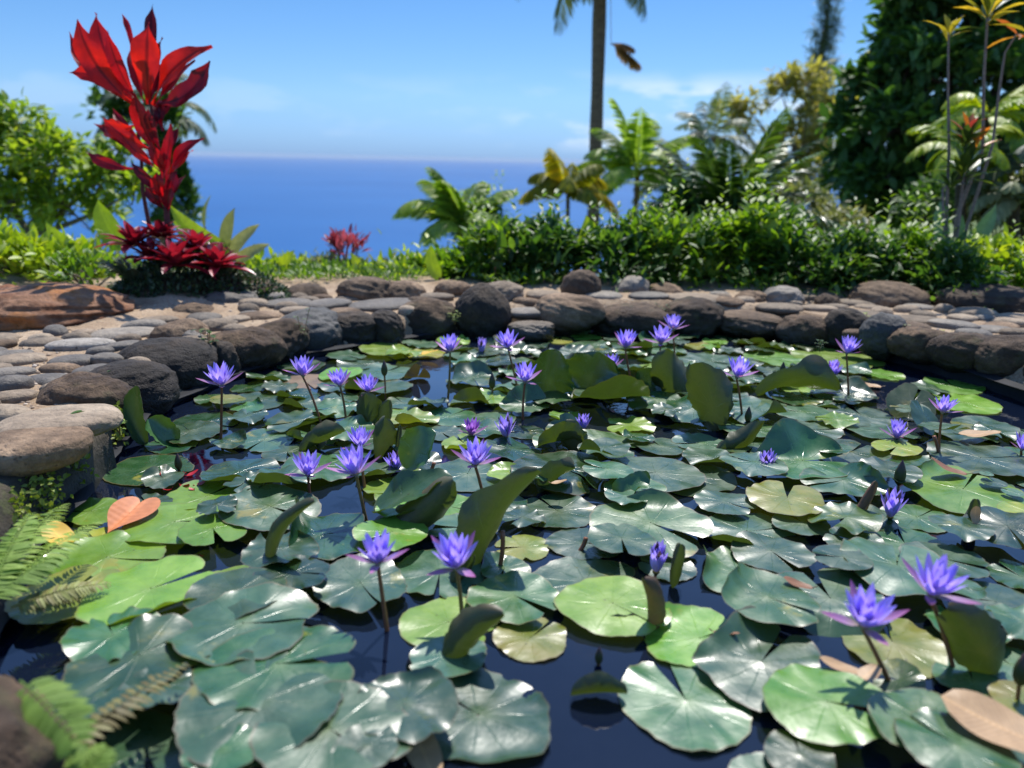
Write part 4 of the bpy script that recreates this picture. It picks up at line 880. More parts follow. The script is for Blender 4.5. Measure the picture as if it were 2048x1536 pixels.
# ---------------------------------------------------------------- fallen leaves and petals on the pads
def fmat(name, c1, c2, rough=.5, tr_=.15):
    return leafmat(name, [(0, c1), (1, c2)], rough, tr_, (1.1, 1, .8), rib=.35, ns=55)
m_or = fmat('orange_leaf', (.55, .17, .06), (.62, .24, .10)); m_bn = fmat('brown_leaf', (.20, .085, .035), (.30, .14, .07)); m_tn = fmat('tan_leaf', (.42, .26, .13), (.52, .34, .18)); m_yl = fmat('yellow_leaf', (.62, .36, .03), (.75, .50, .05)); m_rd = fmat('red_petal', (.45, .01, .015), (.6, .02, .02), .4, .3)
def fleaf(px, py, wpx, mat, lab, rot=0., ar=.5, z=.022, curl=.5, cat='fallen leaf', kind='oval', name='fallen_leaf', tilt=0):
    p = W(px, py, z); L = wpx*scale_at(p)
    tpl = blade(L, L*ar, kind, 12, 7, droop=-curl, fold=.12, wave=.03, twist=.15)
    mb = MB(); put(mb, (tpl[0]-np.array([0, L/2, 0]), tpl[1], tpl[2]), (0, 0, 0), (math.cos(R(rot)), math.sin(R(rot)), tilt), (0, -tilt, 1), r=.5)
    if kind != 'strap': V, F = tube([(-math.cos(R(rot))*L*.48, -math.sin(R(rot))*L*.48, 0), (-math.cos(R(rot))*L*.62, -math.sin(R(rot))*L*.62, .004)], .0012, 5); mb.add(V, F, .1)
    o = mb.build(name, mat, loc=p); return tag(o, lab, cat)
# heart-shaped orange leaf
p = W(255, 1030, .03); hv = []; s = scale_at(p); na = 48
for j, rr_ in enumerate((0.02, .3, .55, .8, 1.)):
    for k in range(na):
        a = 2*PI*k/na; x = 16*math.sin(a)**3/16; y = (13*math.cos(a)-5*math.cos(2*a)-2*math.cos(3*a)-math.cos(4*a))/15
        x *= rr_; y = y*rr_; hv.append((x*47*s, (y+.1)*72*s, .004*math.sin(a*3)*rr_+.004*abs(x)))
o = mk('fallen_leaf', hv, gridF(5, na, True), m_or, rnd=np.full(len(hv), .6), uv=np.array([(.5+v[0]*3, .5+v[1]*3) for v in hv]), loc=p+Vector((0, 0, .0))); o.rotation_euler = (R(8), 0, R(-8)); tag(o, 'orange heart-shaped fallen leaf lying on the bright pads', 'fallen leaf')
fleaf(566, 1384, 48, m_bn, 'small curled brown leaf on the large near pad', 160, .5, .03, 1.2)
fleaf(1680, 1338, 88, m_tn, 'torn pale tan leaf lying beside the leaning stem', 165, .35, .03, .4); fleaf(1738, 1350, 55, m_tn, 'small tan leaf scrap next to the torn pale one', 30, .7, .03, .5)
fleaf(1594, 1172, 62, m_bn, 'slim brown leaf on the wavy pad right of the closing flower', 170, .42, .045, .5); fleaf(1958, 872, 78, m_tn, 'oval pinkish tan leaf on a pad below the right wall', -12, .6, .03, .3)
fleaf(1892, 945, 80, m_bn, 'torn reddish brown leaf on the dark broad pad', 172, .45, .03, .7); fleaf(1732, 772, 60, m_tn, 'pale brown oval leaf afloat beside the right wall', 175, .5, .01, .2)
fleaf(2000, 1462, 230, m_tn, 'big tan leathery leaf lying over the pads in the near right corner', 145, .55, .055, .25); fleaf(118, 1078, 85, m_yl, 'golden yellow dead leaf below the ferns at the ledge', 150, .6, .02, .6)
fleaf(845, 1505, 150, m_tn, 'cream and tan decayed leaf left of the whole round pad', 115, .45, .004, .2); fleaf(1452, 1268, 55, m_bn, 'thin orange-brown leaf wedged under the bright pale pad', -20, .25, .03, .3)
fleaf(1500, 688, 48, m_yl, 'orange-yellow leaf floating near the far wall', -5, .5, .008, .2); fleaf(1118, 966, 34, m_tn, 'tiny tan leaf on the dark glossy leaf', 5, .5, .06, .4)
fleaf(855, 708, 46, m_yl, 'golden patch of dead leaf by the tall back flower', 10, .6, .02, .3); fleaf(1947, 1030, 40, m_tn, 'brown rolled dead leaf standing on the big shiny pad', 95, .5, .06, .9, tilt=1.2)
q = random.Random(5)
for k in range(9):
    fleaf(q.uniform(305, 410), q.uniform(942, 982), q.uniform(12, 30), m_rd, 'crimson fallen petal floating in the shaded water near the ledge', q.uniform(0, 360), .5, .006, .5, 'fallen petal', name='fallen_petal')['group'] = 'crimson petals floating near the ledge'
for k, (x, y) in enumerate([(290, 1128), (315, 1124), (332, 1117), (404, 1112)]):
    fleaf(x, y, 9, m_rd, 'tiny red petal fragment on the open water between the bright pads', q.uniform(0, 360), .5, .004, .2, 'fallen petal', name='fallen_petal')['group'] = 'red fragments on the water'
# automatic labels: every remaining pad by its look and the flower it lies next to
used = set()
DIRS = [('right of', 0), ('behind-right of', 45), ('behind', 90), ('behind-left of', 135), ('left of', 180), ('front-left of', 225), ('in front of', 270), ('front-right of', 315)]
for o in AUTO:
    x, y = o['px']; c = sorted(((math.hypot(x-lx, (y-ly)*1.8), l, lx, ly) for l, lx, ly in LM))
    w = o['w']; size = 'tiny' if w < .045 else 'small' if w < .08 else 'medium' if w < .105 else 'large'
    sh = {'near edge rolled up': 'rolled ', 'rear edge lifted': 'lifted '}.get(o['shp'], '')
    done = False
    for d_, l, lx, ly in c[:6]:
        an = math.degrees(math.atan2(-(y-ly)*1.8, x-lx)) % 360
        for nm, a0 in sorted(DIRS, key=lambda q_: abs((an-q_[1]+180) % 360-180))[:1]:
            for pre in ('', 'farther '):
                key = (l, nm, pre, size, TONE[o['tone']], sh)
                if pre == '' and d_ > 150: continue
                if key in used: continue
                used.add(key); done = True
                tag(o, f"{size} {sh}{TONE[o['tone']]} pad, {('' if pre == '' else 'farther ')}{nm} {l}", 'lily pad', 'floating lily pads'); break
            if done: break
        if done: break
    if not done: tag(o, f"{size} {TONE[o['tone']]} pad{sh} {int(x)} crowding near {c[0][1]}", 'lily pad', 'floating lily pads'); print('NOLABEL', x, y)
for o in COL.objects:
    for k in ('px', 'tone', 'shp', 'w'):
        if k in o: del o[k]
# ================================================================ vegetation
L_hedge = leafmat('hedge_leaf', [(0, (.04, .10, .012)), (.5, (.11, .22, .02)), (1, (.26, .38, .04))], .45, .5, (1.5, 1.5, .4), rib=.3)
L_dkhedge = leafmat('dark_hedge_leaf', [(0, (.025, .07, .015)), (.5, (.06, .14, .028)), (1, (.15, .26, .045))], .45, .45, (1.5, 1.5, .5), rib=.3)
L_lime = leafmat('lime_leaf', [(0, (.16, .26, .02)), (.5, (.34, .46, .03)), (1, (.54, .58, .05))], .4, .45, (1.3, 1.3, .4), rib=.3)
L_ltree = leafmat('bright_tree_leaf', [(0, (.10, .19, .025)), (.5, (.24, .36, .04)), (1, (.46, .52, .09))], .5, .55, (1.4, 1.4, .4))
L_lime2 = leafmat('bright_palm_leaf', [(0, (.14, .24, .04)), (.5, (.28, .42, .06)), (1, (.48, .56, .12))], .45, .6, (1.3, 1.3, .5))
L_pale = leafmat('pale_leaf', [(0, (.12, .16, .05)), (.6, (.26, .28, .12)), (1, (.45, .42, .22))], .5, .35, (1.3, 1.3, .6))
L_dark = leafmat('dark_tree_leaf', [(0, (.03, .08, .02)), (.6, (.08, .17, .035)), (1, (.20, .33, .06))], .6, .38, (1.3, 1.4, .5))
L_olive = leafmat('olive_leaf', [(0, (.24, .24, .12)), (.5, (.40, .36, .12)), (1, (.58, .48, .10))], .6, .5)
L_palm = leafmat('palm_leaf', [(0, (.08, .15, .03)), (.5, (.17, .28, .04)), (1, (.32, .40, .07))], .45, .5, (1.4, 1.4, .4))
L_palmd = leafmat('cycad_leaf', [(0, (.02, .055, .012)), (.5, (.055, .12, .02)), (1, (.16, .26, .04))], .32, .3, (1.4, 1.4, .4))
L_palmy = leafmat('yellow_palm_leaf', [(0, (.18, .20, .02)), (.5, (.38, .36, .03)), (1, (.65, .50, .04))], .5, .5)
L_palmg = leafmat('grey_palm_leaf', [(0, (.07, .11, .06)), (1, (.16, .20, .12))], .5, .35)
L_ti = leafmat('red_ti_leaf', [(0, (.07, .006, .014)), (.35, (.20, .008, .024)), (.7, (.46, .010, .020)), (1, (.66, .035, .015))], .36, .5, (1.35, .5, .45), rib=-.85, spec=.45, ns=14)
L_brom = leafmat('bromeliad_leaf', [(0, (.10, .008, .018)), (.5, (.28, .015, .035)), (1, (.50, .04, .07))], .35, .3, (1.4, .6, .6), spec=.6)
L_mat = leafmat('ground_cover_leaf', [(0, (.02, .045, .018)), (.6, (.045, .085, .03)), (1, (.12, .17, .06))], .5, .3)
L_fern = leafmat('fern_leaf', [(0, (.12, .22, .03)), (.6, (.24, .38, .06)), (1, (.38, .50, .10))], .7, .4, (1.3, 1.3, .5))
L_fernb = leafmat('brown_fern_leaf', [(0, (.12, .09, .03)), (.6, (.24, .22, .07)), (1, (.34, .38, .10))], .6, .3, (1.2, 1.1, .8))
L_moss = leafmat('moss_fern_leaf', [(0, (.14, .20, .02)), (1, (.36, .42, .05))], .5, .4)
L_croton = leafmat('croton_leaf', [(0, (.03, .07, .015)), (.35, (.10, .16, .02)), (.6, (.60, .50, .04)), (.8, (.60, .22, .03)), (1, (.30, .04, .05))], .35, .45, (1.3, 1.1, .6), rib=.3)
L_red = leafmat('pink_shrub_leaf', [(0, (.25, .03, .05)), (1, (.55, .15, .18))], .4, .4, (1.3, .8, .8))
L_blue = leafmat('blue_green_leaf', [(0, (.05, .12, .08)), (1, (.10, .20, .13))], .4, .25)
L_dead = leafmat('dead_frond', [(0, (.35, .17, .05)), (1, (.55, .30, .10))], .7, .3)
def barkmat(name, a, b_, sc=8, st=(1, 1, 6)):
    m, t, b = newmat(name); mpn = nn(t, 'ShaderNodeMapping'); mpn.inputs['Scale'].default_value = st; t.links.new(objc(t), mpn.inputs[0])
    n1 = noise(t, sc, 6, .65, mpn.outputs[0]); t.links.new(ramp(t, n1, [(.3, a), (.7, b_)]), b.inputs['Base Color']); b.inputs['Roughness'].default_value = .9; bump(t, b, n1, .6, .01); return m
B_palm = barkmat('palm_bark', (.07, .045, .028), (.26, .17, .10)); B_grey = barkmat('grey_bark', (.10, .085, .07), (.26, .22, .18), 20); B_dark = barkmat('dark_bark', (.03, .022, .016), (.10, .075, .05)); B_red = barkmat('ti_stem', (.05, .015, .015), (.14, .05, .05), 40)
LEAF = (lambda n=5, m=3, w=.38, droop=.35, kind='lance': blade(1., w, kind, n, m, droop=droop, fold=.25))
def fol(mb, c, rad, n, L, w=.38, up=.5, droop=.35, kind='lance', shell=.55, clump=0):
    """leaves through an ellipsoid volume, denser to its surface, gathered on twig ends"""
    c = np.array(c, float); rad = np.array(rad, float)
    k = clump or max(6, n//14); tw = rdir(k); tw[:, 2] = np.abs(tw[:, 2])*1.0-.25*rng.random(k); T = c+tw*rad*(shell+(1-shell)*rng.random((k, 1))**.5)
    i = rng.integers(0, k, n); spread = (rad.mean()*2.2/math.sqrt(k))
    Pn = T[i]+rng.normal(size=(n, 3))*spread*.42
    D = tw[i]*.7+rdir(n)*.9+np.array([0, 0, up]); N = rdir(n)*.55+np.array([0, 0, 1.])
    scatter(mb, LEAF(5, 3, w, droop, kind), Pn, D, N, L*(.6+.7*rng.random(n)), r=np.clip(rng.random(k)[i]*.5+rng.random(n)*.55, 0, 1))
    return T
def bush(name, c, rad, n, L, mat, label, group=None, cat='shrub', w=.38, up=.5, stems=7, parts=True, bark=None, droop=.35, base=None, kind='lance'):
    root = thing(name, (c[0], c[1], c[2]-rad[2] if base is None else base), label, cat, group); o0 = np.array(root.location)
    mb = MB(); T = fol(mb, c, rad, n, L, w, up, droop, kind)
    if base is not None:
        fol(mb, (c[0], c[1]-rad[1]*.35, base+.05), (rad[0]*1.05, rad[1]*.9, max(.06, rad[2]*.35)), n//4, L*.8, w, .5, droop, kind)
        for _ in range(max(3, n//130) if mat in (L_hedge, L_dkhedge) else 0):     # upright shoots standing clear of the mass
            a_ = rng.random()*6.28; b0 = np.array([c[0]+math.cos(a_)*rad[0]*.7*rng.random(), c[1]+math.sin(a_)*rad[1]*.6, c[2]+rad[2]*.5]); tp = b0+np.array([rng.normal()*.05, rng.normal()*.03, rad[2]*rng.choice([.6, .8, 1.0, 1.7])])
            nk = 12; tt = np.linspace(.2, 1, nk)[:, None]; an = np.arange(nk)*2.399
            scatter(mb, LEAF(5, 3, w, droop, kind), b0+(tp-b0)*tt, np.stack([np.cos(an), np.sin(an), np.full(nk, .8)], -1), np.tile([0, 0, 1.], (nk, 1)), L*(1.1-.4*tt[:, 0]), r=np.clip(.6+.4*rng.random(nk), 0, 1))
    mb.build('foliage', mat, root, o0)
    sm = MB()
    for t_ in T[:: max(1, len(T)//stems)][:stems]:
        V, F = tube(curvept((o0[0]+rng.normal()*rad[0]*.15, o0[1], o0[2]), t_, rng.normal(size=3)*rad.mean()*.1 if hasattr(rad, 'mean') else rng.normal(size=3)*.03, 6), np.linspace(.009, .004, 6)*max(1, rad[2]/.3), 5); sm.add(V, F, .4)
    sm.build('stems', bark or B_grey, root, o0); return root
def at(px, py, y): return np.array(WY(px, py, y))
def mpp(p): return scale_at(p)
# ---- clipped-looking green hedge row behind the stones
HG = 'leafy bushes behind the pond stones'
for (px, top, bot, wpx, y, n, L, mt, lab) in [
 (830, 550, 590, 150, 5.6, 700, .075, L_lime, 'low yellow-green bush behind the wide brown boulder'),
 (905, 522, 590, 170, 5.7, 900, .075, L_hedge, 'bright leafy bush below the small bright green palm'),
 (1000, 470, 585, 170, 5.6, 1100, .075, L_hedge, 'bright bush with upright shoots behind the tall pointed boulder'),
 (1085, 452, 585, 170, 5.5, 1200, .075, L_dkhedge, 'dark green bush just left of the single broad bright leaf'),
 (1225, 470, 590, 160, 5.4, 1100, .07, L_dkhedge, 'deep green bush right of the single broad bright leaf'),
 (1310, 448, 590, 190, 5.5, 1300, .07, L_hedge, 'dense glossy bush at the foot of the thin-trunked palm'),
 (1420, 440, 590, 190, 5.5, 1400, .075, L_hedge, 'tall bright-tipped bush in front of the dark cycad'),
 (1520, 425, 590, 190, 5.5, 1400, .075, L_hedge, 'bush with the highest light green shoots, right of the cycad'),
 (1610, 480, 590, 170, 5.3, 1100, .07, L_dkhedge, 'low dark bush behind the chipped pale grey stone'),
 (1700, 490, 590, 170, 5.3, 1200, .07, L_dkhedge, 'drooping dark bush left above the large domed boulder'),
 (1790, 478, 590, 170, 5.4, 1200, .07, L_hedge, 'long-leaved bush directly behind the large domed boulder'),
 (1880, 505, 590, 140, 5.0, 1000, .06, L_dkhedge, 'dark bush around the foot of the ti plant stems'),
 (1975, 495, 580, 150, 5.3, 900, .08, L_lime, 'vivid lime yellow bush right of the ti plant stems'),
 (2040, 515, 590, 130, 5.0, 900, .06, L_hedge, 'green bush over the long dark boulder at the right edge'),
 (2140, 470, 590, 180, 5.4, 900, .07, L_hedge, 'green bush past the right edge of the picture')]:
    y = 5.5 if px < 950 else y-.22; p = at(px, bot, y); s = mpp(p); zt = at(px, top, y)[2]; zb = float(ground_h(np.array(p[0]), np.array(p[1]))); h = zt-zb
    bush('bush', np.array([p[0], y, zb+h*.42]), np.array([wpx*s*.52, .36, h*.66*(.8+.4*rng.random())]), int(n*.85), L*rng.uniform(1.05, 1.4), mt, lab, HG, w=.36, base=zb, stems=9)
# ---- low pale and yellow plants on the left bank
LG = 'low light green plants on the left bank'
for (px, top, bot, wpx, y, n, L, mt, lab, w) in [
 (30, 545, 600, 170, 5.2, 500, .10, L_lime, 'low bright plant above the rusty boulder at the left edge', .4),
 (130, 540, 600, 150, 5.2, 500, .09, L_lime, 'low leafy plant behind the big craggy orange boulder', .4),
 (190, 575, 650, 90, 4.4, 260, .06, L_hedge, 'small green weed bush between the orange boulder and the ground cover', .45),
 (60, 490, 590, 220, 6.5, 700, .08, L_pale, 'pale feathery bush under the big leafy tree', .25),
 (185, 500, 590, 200, 6.5, 700, .09, L_pale, 'pale bush behind the long yellow-green banana leaf', .25),
 (500, 520, 580, 120, 5.2, 450, .08, L_lime, 'yellow-green plant right of the red bromeliads', .4),
 (580, 530, 585, 150, 5.6, 600, .08, L_lime, 'yellowish low bush behind the mound-shaped stone', .4),
 (660, 525, 585, 140, 5.9, 500, .08, L_pale, 'pale yellow variegated bush left of the pink-leaved shrub', .35),
 (745, 535, 590, 110, 5.8, 450, .08, L_pale, 'cream tinted bush right of the pink-leaved shrub', .35),
 (640, 560, 592, 120, 5.2, 360, .05, L_lime, 'thin sunlit weeds just behind the pale pavers', .35)]:
    y = (5.85 if px > 480 else y-.3) if y > 4.9 else y; p = at(px, bot, y); s = mpp(p); zt = at(px, top, y)[2]; zb = float(ground_h(np.array(p[0]), np.array(p[1]))); h = max(.18, zt-zb)
    bush('leafy_plant', np.array([p[0], y, zb+h*.45]), np.array([wpx*s*.52, .3, h*.55]), n, L, mt, lab, LG, 'plant', w=w, base=zb, stems=6, up=.9)
p = at(695, 500, 5.8); bush('pink_shrub', p, np.array([.12, .12, .10]), 200, .08, L_red, 'small pink-red leaved shrub against the blue sea', None, 'shrub', w=.3, up=1.0, base=float(ground_h(np.array(p[0]), np.array(p[1]))))
ug = MB(); X = rng.uniform(-4.5, 4.5, 14000); Y = rng.uniform(4.75, 5.8, 14000); k_ = (vnoise(X, Y, 3.1, 21) > .42+.25*np.clip(5.0-Y, 0, 1)) & (sdist(X, Y) > .55); X = X[k_]; Y = Y[k_]; n = len(X)
scatter(ug, LEAF(5, 3, .3), np.stack([X, Y, ground_h(X, Y)+.05*rng.random(n)], -1), rdir(n)*.8+np.array([0, 0, .9]), rdir(n)*.6+np.array([0, -.2, 1.]), .035+.035*rng.random(n))
tag(ug.build('undergrowth', L_hedge), 'low green weeds and grass covering the soil behind the stones', 'undergrowth', kind='stuff')
# ---- blurred mid-distance shrubs falling down the slope
MG = 'shrubs farther down the slope'
for (px, cy_, wpx, hpx, y, n, L, mt, lab) in [
 (965, 470, 130, 110, 9., 1400, .10, L_hedge, 'rounded bush with dark base right under the small bright palm'),
 (1060, 500, 160, 90, 9.5, 1100, .10, L_olive, 'olive bush below the yellow drooping palm'),
 (1360, 440, 130, 110, 8., 1300, .11, L_dark, 'nearly black bush under the cycad'),
 (1450, 450, 190, 120, 8., 1500, .11, L_dark, 'dark bush filling behind the bright-tipped bushes'),
 (1590, 430, 150, 120, 9., 1300, .09, L_pale, 'grey-green hazy shrub between the cycad and the dark tree'),
 (1660, 470, 150, 110, 8., 1100, .08, L_pale, 'soft pale shrub at the foot of the dark tree'),
 (1690, 380, 120, 80, 11., 900, .10, L_hedge, 'lime-tipped shrub at the left flank of the dark tree'),
 (2010, 440, 170, 190, 7.5, 1500, .10, L_pale, 'dry straw-coloured shrub right of the ti plant stems'),
 (1880, 430, 170, 150, 8., 1100, .09, L_dark, 'shadowy shrub behind the ti plant stems'),
 (1270, 500, 120, 60, 10., 800, .09, L_hedge, 'small distant shrub at the foot of the thin-trunked palm')]:
    p = at(px, cy_, y); s = mpp(p); zb = float(ground_h(np.array(p[0]), np.array(p[1])))
    bush('shrub', p, np.array([wpx*s*.5, wpx*s*.5, hpx*s*.5]), n, L, mt, lab, MG, base=min(zb, p[2]-hpx*s*.5), up=.3)
# ---- the big leafy tree at the left
def tree(name, blobs, n, L, mat, trunk, label, bark=B_dark, w=.4, cat='tree', up=.2, group=None, droop=.35, clump=0):
    base, tr, limbs = trunk; root = thing(name, base, label, cat, group); o0 = np.array(base)
    mb = MB(); vol = [b_[3]*b_[4]*b_[5] for b_ in blobs]; A = sum(v**.66 for v in vol)
    for b_, v in zip(blobs, vol): fol(mb, b_[:3], b_[3:6], int(n*v**.66/A), L, w, up, droop, shell=.45, clump=clump)
    mb.build('crown', mat, root, o0)
    tb = MB(); hub = np.array(tr); V, F = tube(curvept(base, hub, (.05, .02, 0), 10), np.linspace(limbs[0], limbs[0]*.6, 10), 10); tb.add(V, F, .5)
    for b_ in blobs:
        V, F = tube(curvept(hub, b_[:3], rng.normal(size=3)*.08, 8), np.linspace(limbs[0]*.5, limbs[0]*.08, 8), 6); tb.add(V, F, .5)
        for _ in range(4):
            e = np.array(b_[:3])+rdir(1)[0]*np.array(b_[3:6])*.8; V, F = tube(curvept(b_[:3], e, rng.normal(size=3)*.05, 5), np.linspace(limbs[0]*.14, limbs[0]*.04, 5), 5); tb.add(V, F, .5)
    tb.build('trunk', bark, root, o0); return root
def blob(px, py, y, rpx, rz=None, ry=None):
    p = at(px, py, y); s = mpp(p); return (*p, rpx*s, (ry or rpx)*s, (rz or rpx)*s)
tb_ = at(40, 640, 7.6)
tree('leafy_tree', [blob(40, 250, 7.6, 60, 45), blob(-40, 300, 7.6, 90, 70), blob(110, 330, 7.4, 80, 65), blob(200, 370, 7.3, 70, 60), blob(30, 400, 7.4, 90, 70), blob(150, 430, 7.4, 85, 55), blob(240, 300, 7.5, 40, 35), blob(270, 380, 7.3, 45, 30), blob(-60, 420, 7.5, 90, 80)],
     4600, .115, L_ltree, (tb_, at(60, 470, 7.6), (.07,)), 'bushy tree with small bright leaves at the left edge', w=.42, bark=B_grey)
# ---- palms
def frond(mb, base, d, L, droop, nl=26, ll=.3, lw=.05, ang=55, hang=.25, rr=.012, side=(0, 0, 1), r=None, stem=None, fold=.0):
    d = np.array(d, float)/np.linalg.norm(d); n = 14; P = [np.array(base, float)]; dd = d.copy(); D = [dd.copy()]
    for k in range(n-1):
        dd = dd+np.array([0, 0, -droop/n*(.4+1.4*k/n)]); dd /= np.linalg.norm(dd); P.append(P[-1]+dd*L/(n-1)); D.append(dd.copy())
    P = np.array(P); D = np.array(D); V, F = tube(P, np.linspace(rr, rr*.25, n), 5); (stem or mb).add(V, F, .35 if r is None else r)
    t = np.linspace(.12, .99, nl); idx = t*(n-1); i0 = np.clip(idx.astype(int), 0, n-2); f = (idx-i0)[:, None]
    Q = P[i0]*(1-f)+P[i0+1]*f; T = D[i0]*(1-f)+D[i0+1]*f; T /= np.linalg.norm(T, axis=1, keepdims=True)
    sd_ = np.cross(T, np.array(side, float)); nn_ = np.linalg.norm(sd_, axis=1, keepdims=True); sd_ = np.where(nn_ > 1e-3, sd_/(nn_+1e-9), np.array([1., 0, 0])); up_ = np.cross(sd_, T)
    ln = ll*np.clip(np.sin(PI*np.clip(t*.86+.10, 0, 1))**.6, .25, 1)
    for sg in (-1, 1):
        a = R(ang)*(1-.35*t)[:, None]; LD = T*np.cos(a)+sg*sd_*np.sin(a)+np.array([0, 0, -hang])+up_*fold+rng.normal(size=(nl, 3))*.06
        scatter(mb, blade(1., lw/ll, 'blade', 5, 3, droop=.5, fold=.2), Q, LD, up_+rng.normal(size=(nl, 3))*.15, ln, r=np.clip((.5 if r is None else r)+rng.normal(size=nl)*.18, 0, 1))
def palm(name, crown, foot, nfr, L, mat, label, rt=.08, droop=1.2, elev=(10, 75), nl=24, ll=.3, lw=.045, group='palm trees on the slope', az0=0., bark=B_palm, hang=.3, rtop=None, sway=(0, 0, 0), dirs=None, cat='palm tree'):
    root = thing(name, foot, label, cat, group); o0 = np.array(foot)
    V, F = tube(curvept((0, 0, 0), np.array(crown)-o0, sway, 20), np.linspace(rt, rtop or rt*.7, 20)*(1+.06*np.sin(np.arange(20)*2.1)), 12); mk('trunk', V, F, bark, root)
    for k in range(nfr):
        if dirs: a, e, Lk, dr = dirs[k]; a = R(a); e = R(e)
        else: a = az0+2*PI*k/nfr+rng.normal()*.15; e = R(elev[0]+(elev[1]-elev[0])*((k*.618) % 1)); Lk = L*rng.uniform(.85, 1.1); dr = droop*rng.uniform(.8, 1.25)
        mb = MB(); frond(mb, (0, 0, 0), (math.cos(a)*math.cos(e), math.sin(a)*math.cos(e), math.sin(e)), Lk, dr, nl, ll, lw, hang=hang, rr=max(.008, L*.009), r=float(np.clip(rng.random(), .1, .9)))
        f = mb.build('frond', mat, root); f.location = np.array(crown)-o0
    return root
def gfoot(px, y): 
    x = at(px, 600, y)[0]; return (x, y, float(ground_h(np.array(x), np.array(y)))-.1)
PG = None
palm('palm_tree', at(1203, -165, 15), gfoot(1180, 15), 15, 2.0, L_palmg, 'very tall slender palm with its crown cut off by the picture top', rt=.10, rtop=.125, droop=2.0, elev=(-35, 50), nl=40, ll=.55, lw=.04, sway=(.05, 0, 0), hang=.6)
dm = MB(); frond(dm, (0, 0, 0), (.85, 0, -.35), .66, .5, 34, .30, .06, hang=.5, rr=.012, r=.6); frond(dm, (0, 0, 0), (.6, 0, .1), .45, .9, 24, .22, .05, hang=.6, rr=.01, r=.8); V, F = tube([(-.10, .05, 1.9), (-.06, .03, 1.0), (-.02, 0, .3), (0, 0, 0)], .006, 5); dm.add(V, F, .5); o = dm.build('dead_palm_frond', L_dead, loc=Vector(at(1222, 88, 14.9))); tag(o, 'dead orange frond hanging beside the very tall palm', 'palm frond')
palm('palm_tree', at(925, 455, 9), gfoot(930, 9), 15, .85, L_lime2, 'small bright green palm rising over the hedge against the sea', rt=.06, droop=1.6, elev=(15, 80), nl=44, ll=.26, lw=.05)
palm('palm_tree', at(1136, 390, 10), gfoot(1140, 10), 12, .75, L_palmy, 'yellowing palm with drooping fronds in front of the tall slender trunk', rt=.035, droop=2.1, elev=(25, 75), nl=44, ll=.24, lw=.045, hang=.7)
palm('palm_tree', at(1275, 345, 12), gfoot(1268, 12), 15, 1.15, L_lime2, 'feathery green palm with a thin dark trunk', rt=.055, droop=1.5, elev=(5, 82), nl=44, ll=.32, lw=.05)
palm('palm_tree', at(1425, 275, 16), gfoot(1430, 16), 11, 1.15, L_palmg, 'hazy grey-green palm farthest back, left of the olive tree', rt=.07, droop=1.3, elev=(0, 75), nl=26, ll=.32, lw=.045)
palm('palm_tree', at(1360, 360, 13), gfoot(1362, 13), 12, 1.0, L_palmg, 'silvery palm partly hidden behind the cycad', rt=.07, droop=1.6, elev=(0, 70), nl=26, ll=.32, lw=.045)
palm('cycad', at(1455, 432, 8), gfoot(1455, 8), 26, 1.15, L_palmd, 'large dark cycad with long stiff fronds spreading wide', rt=.14, rtop=.12, droop=.65, elev=(2, 66), nl=52, ll=.22, lw=.032, group=None, cat='cycad', hang=.05)
palm('palm_tree', at(312, 235, 14), gfoot(330, 14), 9, 1.3, L_palmg, 'vine-covered palm standing behind the red ti plant', rt=.14, droop=2.6, elev=(20, 70), nl=30, ll=.35, lw=.05)
vm = MB()
for k, (x, y_, r_) in enumerate([(228, 215, 50), (330, 240, 40), (330, 300, 30), (335, 350, 40), (345, 400, 45), (350, 440, 50), (250, 240, 40)]):
    b_ = blob(x, y_, 13.9, r_*.9, r_); fol(vm, b_[:3], b_[3:6], 420, .16, .45)
vr = thing('climbing_vine', at(345, 460, 13.9), 'dark vine wrapped round the palm trunk behind the ti plant', 'vine'); vm.build('foliage', L_dkhedge, vr, np.array(vr.location))
vn = MB(); V, F = tube([at(345, 470, 13.8), at(338, 380, 13.8), at(330, 300, 13.8), at(325, 235, 13.8), at(240, 215, 13.8)], .03, 6); vn.add(V, F, .5); vn.build('stems', B_dark, vr, np.array(vr.location))
# ---- trees at the right
def foot_of(px, y): g_ = gfoot(px, y); return np.array(g_)
tree('cook_pine', [blob(1660-i*1.8, -40+i*24, 42, 16+i*1.1, 14) for i in range(15)], 4200, .5, L_palmg, (foot_of(1640, 42), at(1640, 120, 42), (.3,)), 'tall narrow grey-green pine rising beyond the olive tree', w=.10, cat='pine tree', up=.1)
tree('olive_tree', [blob(1565, 190, 20, 34, 50), blob(1615, 170, 20, 45, 40), blob(1640, 240, 20, 50, 50), blob(1590, 290, 20, 50, 45), blob(1500, 220, 20, 34, 26), blob(1480, 260, 20, 30, 22), blob(1530, 330, 20, 50, 30), blob(1640, 330, 20, 50, 40), blob(1460, 225, 20, 24, 20), blob(1595, 380, 20, 60, 30)],
     3600, .22, L_olive, (foot_of(1600, 20), at(1600, 380, 20), (.16,)), 'airy olive-yellow tree with gaps of sky in its crown', w=.4, bark=B_grey)
